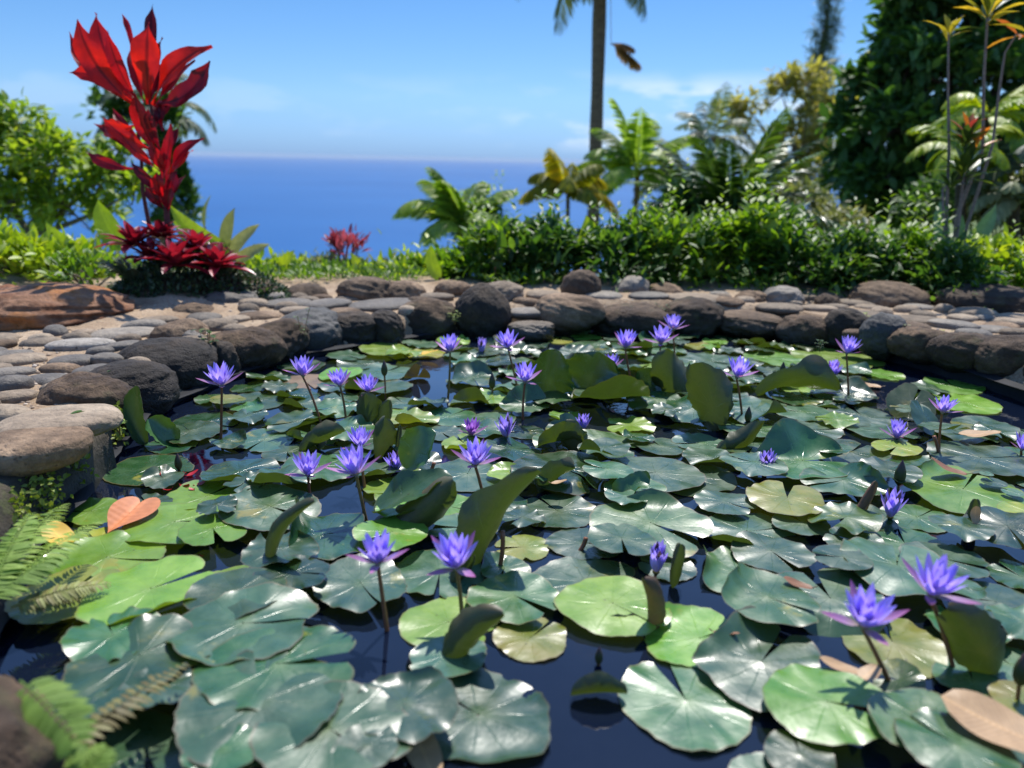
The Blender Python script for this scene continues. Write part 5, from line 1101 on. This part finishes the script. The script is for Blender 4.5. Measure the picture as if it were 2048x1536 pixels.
tree('dark_tree', [blob(1850, 20, 11, 90, 60), blob(1960, 10, 11, 110, 80), blob(1760, 170, 11, 65, 55), blob(1840, 140, 10.6, 85, 75), blob(1950, 150, 10.6, 110, 80), blob(1720, 250, 11, 55, 50), blob(1800, 260, 10.4, 90, 75), blob(1920, 280, 10.4, 110, 85), blob(1710, 320, 11, 50, 45), blob(1760, 370, 10.4, 80, 60), blob(1850, 400, 10.4, 100, 65), blob(2050, 80, 11, 110, 110), blob(2070, 280, 11, 110, 110), blob(1815, 75, 11, 55, 50), blob(1780, 80, 11, 35, 35), blob(1960, 420, 10.8, 100, 70), blob(1740, 440, 10.4, 60, 40)],
     15000, .20, L_dark, (foot_of(1850, 11), at(1850, 420, 11), (.28,)), 'huge dark dense tree filling the upper right', w=.5)
tree('olive_tree', [blob(1755, 130, 15, 24, 20), blob(1745, 180, 15, 30, 26), blob(1700, 240, 14, 30, 34)], 700, .2, L_olive, (foot_of(1745, 15), at(1745, 230, 15), (.08,)), 'thin yellowish treetop peeking out left of the dark tree', w=.4, bark=B_grey)
# lime tree ferns behind the ti plants
for (hx, hy, y, n, L, a0, mt, lab) in [(1925, 300, 7.2, 9, .55, .4, L_lime, 'lime tree fern with a curled drooping frond left of the stems'), (1975, 235, 7.6, 9, .75, 1.1, L_lime, 'upper lime tree fern with arching fronds at the right'), (2060, 330, 7.2, 10, .7, .2, L_palmg, 'greyish fan of fern fronds at the right edge'), (2030, 400, 7., 10, .55, .7, L_pale, 'dry drooping fern palm at the right edge')]:
    palm('tree_fern', at(hx, hy, y), gfoot(hx, y), n, L, mt, lab, rt=.06, droop=1.9, elev=(5, 60), nl=26, ll=.17, lw=.05, group='tree ferns at the right', az0=a0, bark=B_dark, cat='tree fern')

# ---- red ti plant
def leaf3(mb, p0, p1, w, bend=(0, 0, 0), nrm=(0, -1, .25), kind='ti', r=.5, fold=.22, wave=.03, n=14, m=7):
    p0 = np.array(p0, float); p1 = np.array(p1, float); t = np.linspace(0, 1, n); C0 = curvept(p0, p1, bend, n); wd_ = prof(t, kind)*w/2
    T = np.gradient(C0, axis=0); T /= np.linalg.norm(T, axis=1, keepdims=True); N = np.array(nrm, float)-T*(T@np.array(nrm, float))[:, None]; N /= np.linalg.norm(N, axis=1, keepdims=True); X = np.cross(T, N)
    s = np.linspace(-1, 1, m); ph = rng.random()*6
    V = C0[:, None]+X[:, None]*(s[None, :, None]*wd_[:, None, None])+N[:, None]*((fold*np.abs(s)[None]*wd_[:, None])+wave*w*np.sin(t[:, None]*11+s[None]*2+ph)*np.abs(s)[None]*2)[..., None]
    uv = np.stack(np.broadcast_arrays((s[None]+1)/2, t[:, None]), -1).reshape(-1, 2); mb.add(V.reshape(-1, 3), GF(n, m), r, uv)
TY = 4.25; tf = at(337, 492, TY)
ti = thing('ti_plant', tf, 'tall red ti plant with fiery leaves rising behind the bromeliads', 'ti plant'); o0 = np.array(tf)
sm = MB()
for (a, b_, c_) in [((335, 492), (331, 420), (300, 200)), ((340, 492), (336, 425), (335, 380)), ((300, 460), (285, 380), (272, 240))]:
    V, F = tube([at(*a, TY), at(*b_, TY), at((b_[0]+c_[0])/2+4, (b_[1]+c_[1])/2, TY), at(*c_, TY)], [.012, .010, .009, .007], 8); sm.add(V, F, .4)
sm.build('stems', B_red, ti, o0)
def tileaf(b_, t_, wpx, r, dy=0., bend=0., nx=0.):
    s = mpp(at(*b_, TY)); p0 = at(*b_, TY); p1 = at(*t_, TY+dy); d = p1-p0; mb = MB(); wpx *= .82 if wpx < 50 else .98
    side = np.cross(d, (0, 1, 0)); side /= np.linalg.norm(side)+1e-9
    leaf3(mb, p0, p1, wpx*s*.80, side*bend*np.linalg.norm(d)+np.array([0, -.02, 0]), (nx, -1, .3), 'ti', r, .34, .06); o = mb.build('leaf', L_ti, ti, o0)
for a in [((272, 212), (155, 38), 62, .86, -.12, .10, .3), ((266, 200), (192, 26), 52, .8, .05, .06, -.2), ((268, 200), (138, 62), 40, .6, .10, .12, .4), ((250, 192), (138, 145), 44, .85, -.05, -.12, .2), ((298, 208), (297, 44), 66, .9, -.06, .0, .1),
          ((306, 150), (305, 8), 34, .12, .10, .0, .2), ((268, 120), (243, 26), 18, .7, .06, -.1, .0), ((306, 212), (424, 92), 60, .95, .0, .10, -.5), ((312, 206), (420, 122), 62, .25, -.08, -.16, -.4), ((288, 205), (262, 95), 34, .55, .1, 0, .2), ((300, 206), (345, 110), 36, .15, .12, 0, 0),
          ((320, 312), (270, 184), 46, .75, -.10, .06, .3), ((326, 262), (318, 196), 42, .15, .06, .0, -.1), ((312, 302), (204, 232), 40, .9, -.05, .08, .2), ((272, 250), (206, 250), 50, 1., .05, .14, .3), ((318, 334), (188, 248), 34, .3, .06, -.05, .2), ((270, 338), (174, 304), 34, .45, -.03, .08, .1),
          ((318, 340), (240, 265), 30, .85, -.05, .03, .3), ((318, 376), (342, 248), 42, .55, -.04, -.06, -.2), ((340, 356), (408, 276), 36, .45, -.02, .10, -.3), ((338, 362), (386, 300), 32, .85, .05, .06, -.3), ((330, 392), (262, 324), 30, .2, -.05, .0, .2), ((328, 402), (314, 345), 42, .7, -.06, .0, .1),
          ((338, 404), (354, 340), 44, .4, -.02, .0, -.2), ((332, 415), (300, 350), 30, .15, .04, 0, .1), ((310, 260), (355, 190), 36, .35, .08, .05, -.2), ((276, 215), (230, 110), 38, .5, .14, .05, .3), ((262, 205), (150, 78), 34, .35, .06, .10, .3), ((280, 208), (215, 60), 40, .7, -.1, .05, .2), ((300, 208), (325, 75), 40, .6, .05, .03, -.2), ((310, 214), (390, 120), 40, .5, .1, .02, -.4), ((300, 300), (225, 215), 30, .45, .1, .05, .2), ((322, 320), (360, 250), 30, .3, .05, -.05, -.2), ((334, 410), (372, 350), 30, .25, .06, .05, -.3), ((330, 420), (290, 372), 28, .1, -.05, .0, .2), ((336, 425), (344, 372), 34, .35, -.08, 0, 0), ((336, 355), (300, 280), 32, .6, -.08, 0, .2), ((322, 300), (296, 215), 30, .3, -.08, .03, .1)]: tileaf(*a)
# ---- red bromeliads at its foot
def rosette(name, c, nl, L, w, mat, label, cat, group=None, el=(15, 80), kind='strap', droop=.7, r=None, partn='leaves'):
    root = thing(name, c, label, cat, group); mb = MB()
    for k in range(nl):
        a = k*2.399+rng.normal()*.1; f = k/nl; e = R(el[0]+(el[1]-el[0])*f+rng.normal()*5); d = np.array([math.cos(a)*math.cos(e), math.sin(a)*math.cos(e), math.sin(e)])
        put(mb, blade(L*(1-.35*f)*rng.uniform(.85, 1.1), w*(1-.2*f), kind, 9, 5, droop=droop*(1-f*.5), fold=.45), (0, 0, 0), d, (-math.cos(a)*math.sin(e), -math.sin(a)*math.sin(e), math.cos(e)), r=rng.random() if r is None else r)
    mb.build(partn, mat, root); return root
for (x, y_, d_, L, lab) in [(268, 492, 4.22, .17, 'dark red bromeliad with bright red heart, leftmost of the clump'), (322, 478, 4.32, .15, 'dark maroon bromeliad behind the others at the ti plant foot'), (352, 530, 4.12, .19, 'front red bromeliad with long pointed leaves'), (435, 535, 4.2, .17, 'red bromeliad rightmost of the clump'), (395, 500, 4.3, .16, 'maroon bromeliad between the front one and the rightmost one'), (300, 520, 4.2, .14, 'small dark bromeliad left of the front red one')]:
    p = at(x, y_+2, d_-.08); rosette('bromeliad', p, 24, L*1.25, .055, L_brom, lab, 'bromeliad', 'red bromeliads under the ti plant')
p = at(340, 510, 4.2); rosette('bromeliad', p, 12, .07, .022, L_moss, 'tiny yellow-green bromeliad shining in the middle of the red clump', 'bromeliad', 'red bromeliads under the ti plant')
# ground cover round the foot
gm = MB(); n = 5200; a = rng.random(n)*6.28; rr_ = np.sqrt(rng.random(n))
X = MOUND.x+.06+np.cos(a)*rr_*.52; Y = MOUND.y+.18+np.sin(a)*rr_*.26; Z = ground_h(X, Y)+.17*np.clip(1-rr_**2, 0, 1)*(.6+.4*rng.random(n))
scatter(gm, LEAF(4, 3, .5), np.stack([X, Y, Z], -1), rdir(n)+np.array([0, 0, .8]), rdir(n)*.6+np.array([0, -.2, 1.]), .022+.016*rng.random(n))
tag(gm.build('ground_cover', L_mat), 'dark small-leaved creeping ground cover under the red bromeliads', 'ground cover', kind='stuff')
rock('mound', M_dark, (MOUND.x+.06, MOUND.y+.2, .14), .46, .22, .15, 'low earthy mound under the creeping ground cover', 'mound', seed=33)
def fern(name, c, dirs, L, ll, mat, label, lw=.02, nl=22, droop=.9, group=None, hang=.05, cat='fern', ang=75):
    root = thing(name, c, label, cat, group)
    for (a, e, k) in dirs:
        mb = MB(); frond(mb, (0, 0, 0), (math.cos(R(a))*math.cos(R(e)), math.sin(R(a))*math.cos(R(e)), math.sin(R(e))), L*k, droop, nl, ll, lw, ang=ang, hang=hang, rr=.0022, r=float(rng.uniform(.3, .8))); mb.build('frond', mat, root)
    return root
fern('fern', at(262, 560, 4.1), [(170, 40, 1), (200, 55, .9), (230, 50, 1), (140, 60, .8), (260, 60, .8), (300, 50, .7)], .2, .05, L_palmg, 'grey-green fern left of the red bromeliads', lw=.012)
# ---- banana / ginger leaves on the left bank
bl = MB()
def bigleaf(px0, py0, px1, py1, y, w, mat, label, bend=.1, r=.8, name='broad_leaf', stalk=True, kind='blade', dy=0, nrm=(.1, -1, .4), group='broad bright leaves on the bank'):
    p0 = at(px0, py0, y); p1 = at(px1, py1, y+dy); d = p1-p0; side = np.cross(d, (0, 1, 0)); side /= np.linalg.norm(side)
    root = thing(name, p0, label, 'leaf plant', group); mb = MB()
    leaf3(mb, (0, 0, 0), p1-p0, w*mpp(p0), side*bend*np.linalg.norm(d), nrm, kind, r, .25, .02, 14, 5); mb.build('leaf', mat, root)
    zb = float(ground_h(np.array(p0[0]), np.array(p0[1]))); V, F = tube([(0, 0, min(-.02, zb-p0[2]-.02)), (0, 0, 0), tuple((p1-p0)*.08)], .007, 6); mk('stem', V, F, m_stem, root)
bigleaf(232, 555, 90, 440, 4.9, 50, L_lime, 'long yellow-green banana leaf arching left of the ti plant', .12, .45)
bigleaf(250, 500, 196, 398, 5.2, 46, L_lime, 'upright bright leaf between the tree and the ti plant', .08, .2)
bigleaf(460, 500, 338, 408, 5.0, 34, L_lime, 'long lime leaf slanting down to the right of the ti plant', .1, .55); bigleaf(470, 520, 345, 440, 5.0, 42, L_hedge, 'greener long leaf just under the long lime one', .08, .9)
bigleaf(450, 500, 470, 415, 5.1, 26, L_pale, 'upright variegated leaf with pale stripes', .06, .6); bigleaf(455, 515, 520, 448, 5.1, 26, L_pale, 'slanting variegated leaf right of the upright one', .05, .8); bigleaf(465, 530, 540, 488, 5.1, 24, L_pale, 'lowest variegated leaf reaching right', .05, .9)
bigleaf(100, 580, 95, 528, 5.0, 46, L_pale, 'short rounded pale leaf behind the rusty boulder', .02, .7, kind='oval'); bigleaf(1168, 520, 1172, 430, 5.25, 44, L_lime, 'single broad bright leaf sticking out of the hedge', -.08, .4); bigleaf(840, 575, 800, 500, 5.3, 20, L_lime, 'narrow bright pointed leaf at the left end of the hedge', .05, .5)
bigleaf(1885, 500, 1880, 400, 5.6, 38, L_blue, 'broad blue-green leaf behind the ti plant stems', .03, .5, group='blue-green leaves'); bigleaf(1925, 500, 1992, 408, 5.7, 34, L_blue, 'pointed blue-green leaf leaning right behind the stems', -.08, .9, group='blue-green leaves'); bigleaf(1905, 520, 1925, 430, 5.8, 30, L_blue, 'pale green leaf between the two blue-green ones', .0, .2, group='blue-green leaves')
bigleaf(2020, 600, 2060, 520, 5.0, 60, L_hedge, 'large round green leaf at the right picture edge', .02, .8, kind='oval')
bigleaf(410, 460, 422, 390, 5.9, 8, L_pale, 'thin pale grass blade against the sea', .1, .4, kind='lance')
# ---- ti plants on thin stems at the right
TG = 'thin-stemmed ti plants at the right'
def cane(name, pts, y, rad, heads, label, mat=L_croton):
    root = thing(name, at(*pts[0], y), label, 'ti plant', TG); o0 = np.array(root.location)
    V, F = tube([at(*p_, y) for p_ in pts], np.linspace(rad, rad*.5, len(pts)), 8); mk('stem', V-o0, F, B_grey, root)
    mb = MB()
    for (hx, hy, n, L, lo, hi, r0, r1) in heads:
        h = at(hx, hy, y)
        for k in range(n):
            a = k*2.399; e = R(lo+(hi-lo)*((k+.5)/n)); d = np.array([math.cos(a)*math.cos(e), math.sin(a)*math.cos(e)*.8, math.sin(e)])
            put(mb, blade(L*rng.uniform(.8, 1.15), L*.27, 'ti', 8, 5, droop=.5, fold=.3), h+np.array([0, 0, rng.uniform(-.5, .1)*L*.5]), d, (-math.cos(a)*math.sin(e), -math.sin(a)*math.sin(e), math.cos(e)), r=rng.uniform(r0, r1))
    mb.build('leaves', mat, root, o0)
cane('ti_plant', [(1893, 545), (1893, 430), (1898, 300), (1896, 180), (1897, 70)], 5.0, .012, [(1897, 68, 7, .16, 30, 85, .45, .68)], 'slim cane topped by a small yellow-orange tuft')
cane('ti_plant', [(1900, 548), (1915, 430), (1965, 300), (1968, 150), (1975, 35)], 5.05, .014, [(1975, 36, 15, .24, 5, 80, .15, .66)], 'cane topped by the large green and orange tuft at the picture top')
cane('ti_plant', [(1912, 550), (1935, 450), (1985, 290), (2000, 170), (2010, 105), (2035, 65)], 5.1, .011, [(2040, 66, 5, .2, -30, 50, .7, .9)], 'cane bending right with a few orange-brown leaves')
cane('ti_plant', [(1905, 545), (1918, 440), (1925, 370), (1930, 300)], 4.95, .012, [(1928, 345, 16, .22, 5, 85, .0, .35), (1930, 290, 12, .18, 20, 85, .0, .3), (1935, 260, 5, .14, 40, 88, .85, 1.), (1955, 290, 5, .16, 40, 80, .75, 1.)], 'bushy green cane with pink new leaves in the middle')
cane('ti_plant', [(1890, 545), (1888, 480), (1885, 380), (1892, 372)], 4.95, .010, [(1902, 370, 6, .16, 20, 80, .0, .3)], 'short green-leaved cane left of the bushy one')
# ---- small weeds in the rim stones
WG = 'small weeds growing between the rim stones'
def weed(px, py, y_off, nst, h, L, mat, label, w=.35):
    p = W(px, py, .10); root = thing('weed', p, label, 'weed', WG); sm = MB(); mb = MB()
    for k in range(nst):
        a = rng.random()*6.28; tip = np.array([math.cos(a)*h*.35, math.sin(a)*h*.2-.01, h*rng.uniform(.7, 1.1)]); V, F = tube(curvept((0, 0, -.01), tip, (0, -.005, 0), 6), .0014, 5); sm.add(V, F, .8)
        for j in range(8):
            t_ = (j+1)/8; b_ = j*2.399; put(mb, blade(L*(.6+.4*t_), L*w, 'lance', 6, 3, droop=.6, fold=.2), tip*t_, (math.cos(b_), math.sin(b_), .45), (0, 0, 1), r=rng.random())
    sm.build('stems', m_stem, root); mb.build('leaves', mat, root)
for (px, py, nst, h, L, mt, lab) in [(418, 712, 4, .12, .045, L_dkhedge, 'leafy green weed hanging between black boulders on the curved rim'), (375, 690, 3, .05, .03, L_fern, 'small ferny sprig left of the leafy green weed'), (255, 775, 3, .07, .04, L_dkhedge, 'whorled weed in front of the black boulder'),
  (207, 765, 2, .03, .025, L_fern, 'tiny green sprig behind the pitted rim boulder'), (606, 675, 2, .13, .03, L_dkhedge, 'thin weed standing before the big grey-topped boulder'), (160, 905, 4, .12, .05, L_hedge, 'bright green sprouting weed at the tip of the smooth slab'), (14, 655, 3, .05, .04, L_hedge, 'tiny bright seedling at the left edge beneath the rusty boulder'),
  (48, 652, 3, .04, .035, L_pale, 'pale seedling right of the tiny bright one'), (240, 862, 4, .05, .03, L_fern, 'feathery green tuft at the right end of the long tan oval stone'), (910, 645, 3, .06, .03, L_moss, 'yellow-green moss tuft left of the tall pointed boulder'), (1322, 632, 2, .09, .03, L_dkhedge, 'wiry weed between the far rim boulders'),
  (1720, 655, 4, .09, .035, L_fern, 'green weed on the round black rim boulder'), (1800, 685, 5, .09, .045, L_pale, 'pale leafy weed beside the clean grey boulder'), (1888, 680, 4, .06, .03, L_lime, 'yellow-green tuft above the furrowed boulder'), (1882, 700, 3, .06, .035, L_pale, 'whitish sprout hanging over the black liner'),
  (1968, 640, 4, .07, .04, L_fern, 'small round-leaved weed on the right bank'), (2025, 640, 4, .07, .04, L_hedge, 'green weed before the long dark boulder'), (1640, 700, 2, .05, .03, L_dkhedge, 'small dark weed at the right wall foot')]: weed(px, py, 0, nst, h, L, mt, lab)
# moss ferns hanging on the ledge
mm_ = MB(); Pm = []
for k in range(900):
    x_, y_ = rng.choice([105, 130, 95, 70, 150]), 0; c_ = [(115, 985, 36, 34), (75, 930, 18, 14), (165, 945, 30, 8), (60, 1040, 30, 20), (250, 855, 14, 18), (100, 1010, 40, 20)][k % 6]
    pp = W(c_[0]+rng.normal()*c_[2]*.5, c_[1]+rng.normal()*c_[3]*.5+10, .05); Pm.append((pp.x-.02, pp.y, .05+rng.uniform(-.03, .09)))
Pm = np.array(Pm); scatter(mm_, LEAF(4, 3, .55), Pm, rdir(900)+np.array([.4, -.6, -.2]), rdir(900)*.5+np.array([.4, -.6, .6]), .010+.012*rng.random(900))
tag(mm_.build('moss', L_moss), 'yellow-green moss and tiny ferns hanging on the concrete ledge', 'moss', kind='stuff')
# ferns in the near left corner
def fernp(px, py, z, tips, ll, mat, label, lw, nl=20, group='ferns at the near left'):
    c = W(px, py, z); root = thing('fern', c, label, 'fern', group)
    for (tx, ty, tz, bz) in tips:
        e = np.array(W(tx, ty, tz)-c); L = np.linalg.norm(e)
        mb = MB(); d = e/L+np.array([0, 0, bz]); frond(mb, (0, 0, 0), d, L*1.05, bz*1.9, nl, ll, lw, ang=80, hang=.0, rr=.0018, r=float(rng.uniform(.3, .9)), fold=.0, side=(0, -.3, 1)); mb.build('frond', mat, root)
fernp(-30, 1210, .10, [(130, 1030, .12, .3), (190, 1060, .10, .2), (60, 1040, .16, .2), (125, 1120, .10, .3), (10, 1090, .14, .2)], .045, L_fern, 'bright green fern reaching over the pads from the left bank', .010, 30)
fernp(20, 1215, .07, [(212, 1178, .06, .25), (160, 1200, .05, .2)], .032, L_fernb, 'dark dried fern frond lying over the yellow-green pad', .008, 26)
fernp(40, 1362, .20, [(150, 1500, .14, .35)], .050, L_fern, 'blurred light green fern frond hanging beside the near boulder', .016, 12)
fernp(100, 1520, .12, [(360, 1345, .09, .15), (190, 1500, .10, .2)], .034, L_fernb, 'blurred brown and green fern frond crossing the near pads', .011, 18)
fernp(160, 1560, .10, [(210, 1500, .12, .2), (130, 1500, .12, .2)], .03, L_fern, 'yellow-green fern tip at the bottom left edge', .012, 12)

# broad strappy leaves pushing through the hedge
for i, (x0, y0, x1, y1, w, mt, lab) in enumerate([(880, 560, 862, 488, 26, L_lime, 'short bright strap leaf in the hedge below the small bright palm'), (990, 540, 1000, 455, 24, L_hedge, 'slim upright leaf between the bright palm and the yellow palm'), (1300, 530, 1345, 440, 26, L_lime, 'lime leaf leaning right out of the hedge by the thin-trunked palm'), (1505, 500, 1555, 405, 26, L_lime, 'lime pointed leaf rising above the hedge right of the cycad'),
   (1440, 560, 1410, 490, 26, L_lime, 'short lime leaf inside the hedge before the cycad'), (1650, 560, 1690, 500, 24, L_hedge, 'green strap leaf over the reddish brown stone'), (1740, 560, 1720, 480, 26, L_lime, 'bright strap leaf left of the large domed boulder'), (1850, 570, 1870, 505, 24, L_lime, 'bright strap leaf between domed boulder and cane stems'), (560, 560, 590, 500, 24, L_lime, 'bright strap leaf in the low bushes right of the bromeliads'), (720, 565, 700, 505, 22, L_lime, 'bright strap leaf right under the pink-leaved shrub'),
   (30, 560, 10, 470, 40, L_lime, 'wide bright leaf at the left picture edge under the tree'), (150, 560, 175, 480, 34, L_lime, 'wide bright leaf between the two banana leaves')]):
    bigleaf(x0, y0, x1, y1, 5.0+.02*i, w, mt, lab, .1*(-1)**i, .3+.05*i)
# sea air: one even box of haze round everything but the sky
me = bpy.data.meshes.new('haze'); hx0, hx1, hy0, hy1, hz0, hz1 = -80000, 80000, -30, 61000, -192, 25
me.from_pydata([(x, y, z) for x in (hx0, hx1) for y in (hy0, hy1) for z in (hz0, hz1)], [], [(0, 1, 3, 2), (4, 6, 7, 5), (0, 4, 5, 1), (2, 3, 7, 6), (0, 2, 6, 4), (1, 5, 7, 3)])
hm = bpy.data.materials.new('haze'); hm.use_nodes = True; hm.node_tree.nodes.clear(); pv = hm.node_tree.nodes.new('ShaderNodeVolumePrincipled'); ho = hm.node_tree.nodes.new('ShaderNodeOutputMaterial')
pv.inputs['Color'].default_value = (.66, .76, .90, 1); pv.inputs['Density'].default_value = 1.8e-5; hm.node_tree.links.new(pv.outputs[0], ho.inputs['Volume']); me.materials.append(hm)
o = bpy.data.objects.new('haze', me); COL.objects.link(o); tag(o, 'thin bluish sea haze over the distant water', 'haze', kind='stuff')
for l, n in LABELS.items():
    if len(n) > 1: print('DUPLABEL', l, n[:3])
    if not 4 <= len(l.split()) <= 16: print('LABLEN', len(l.split()), l)
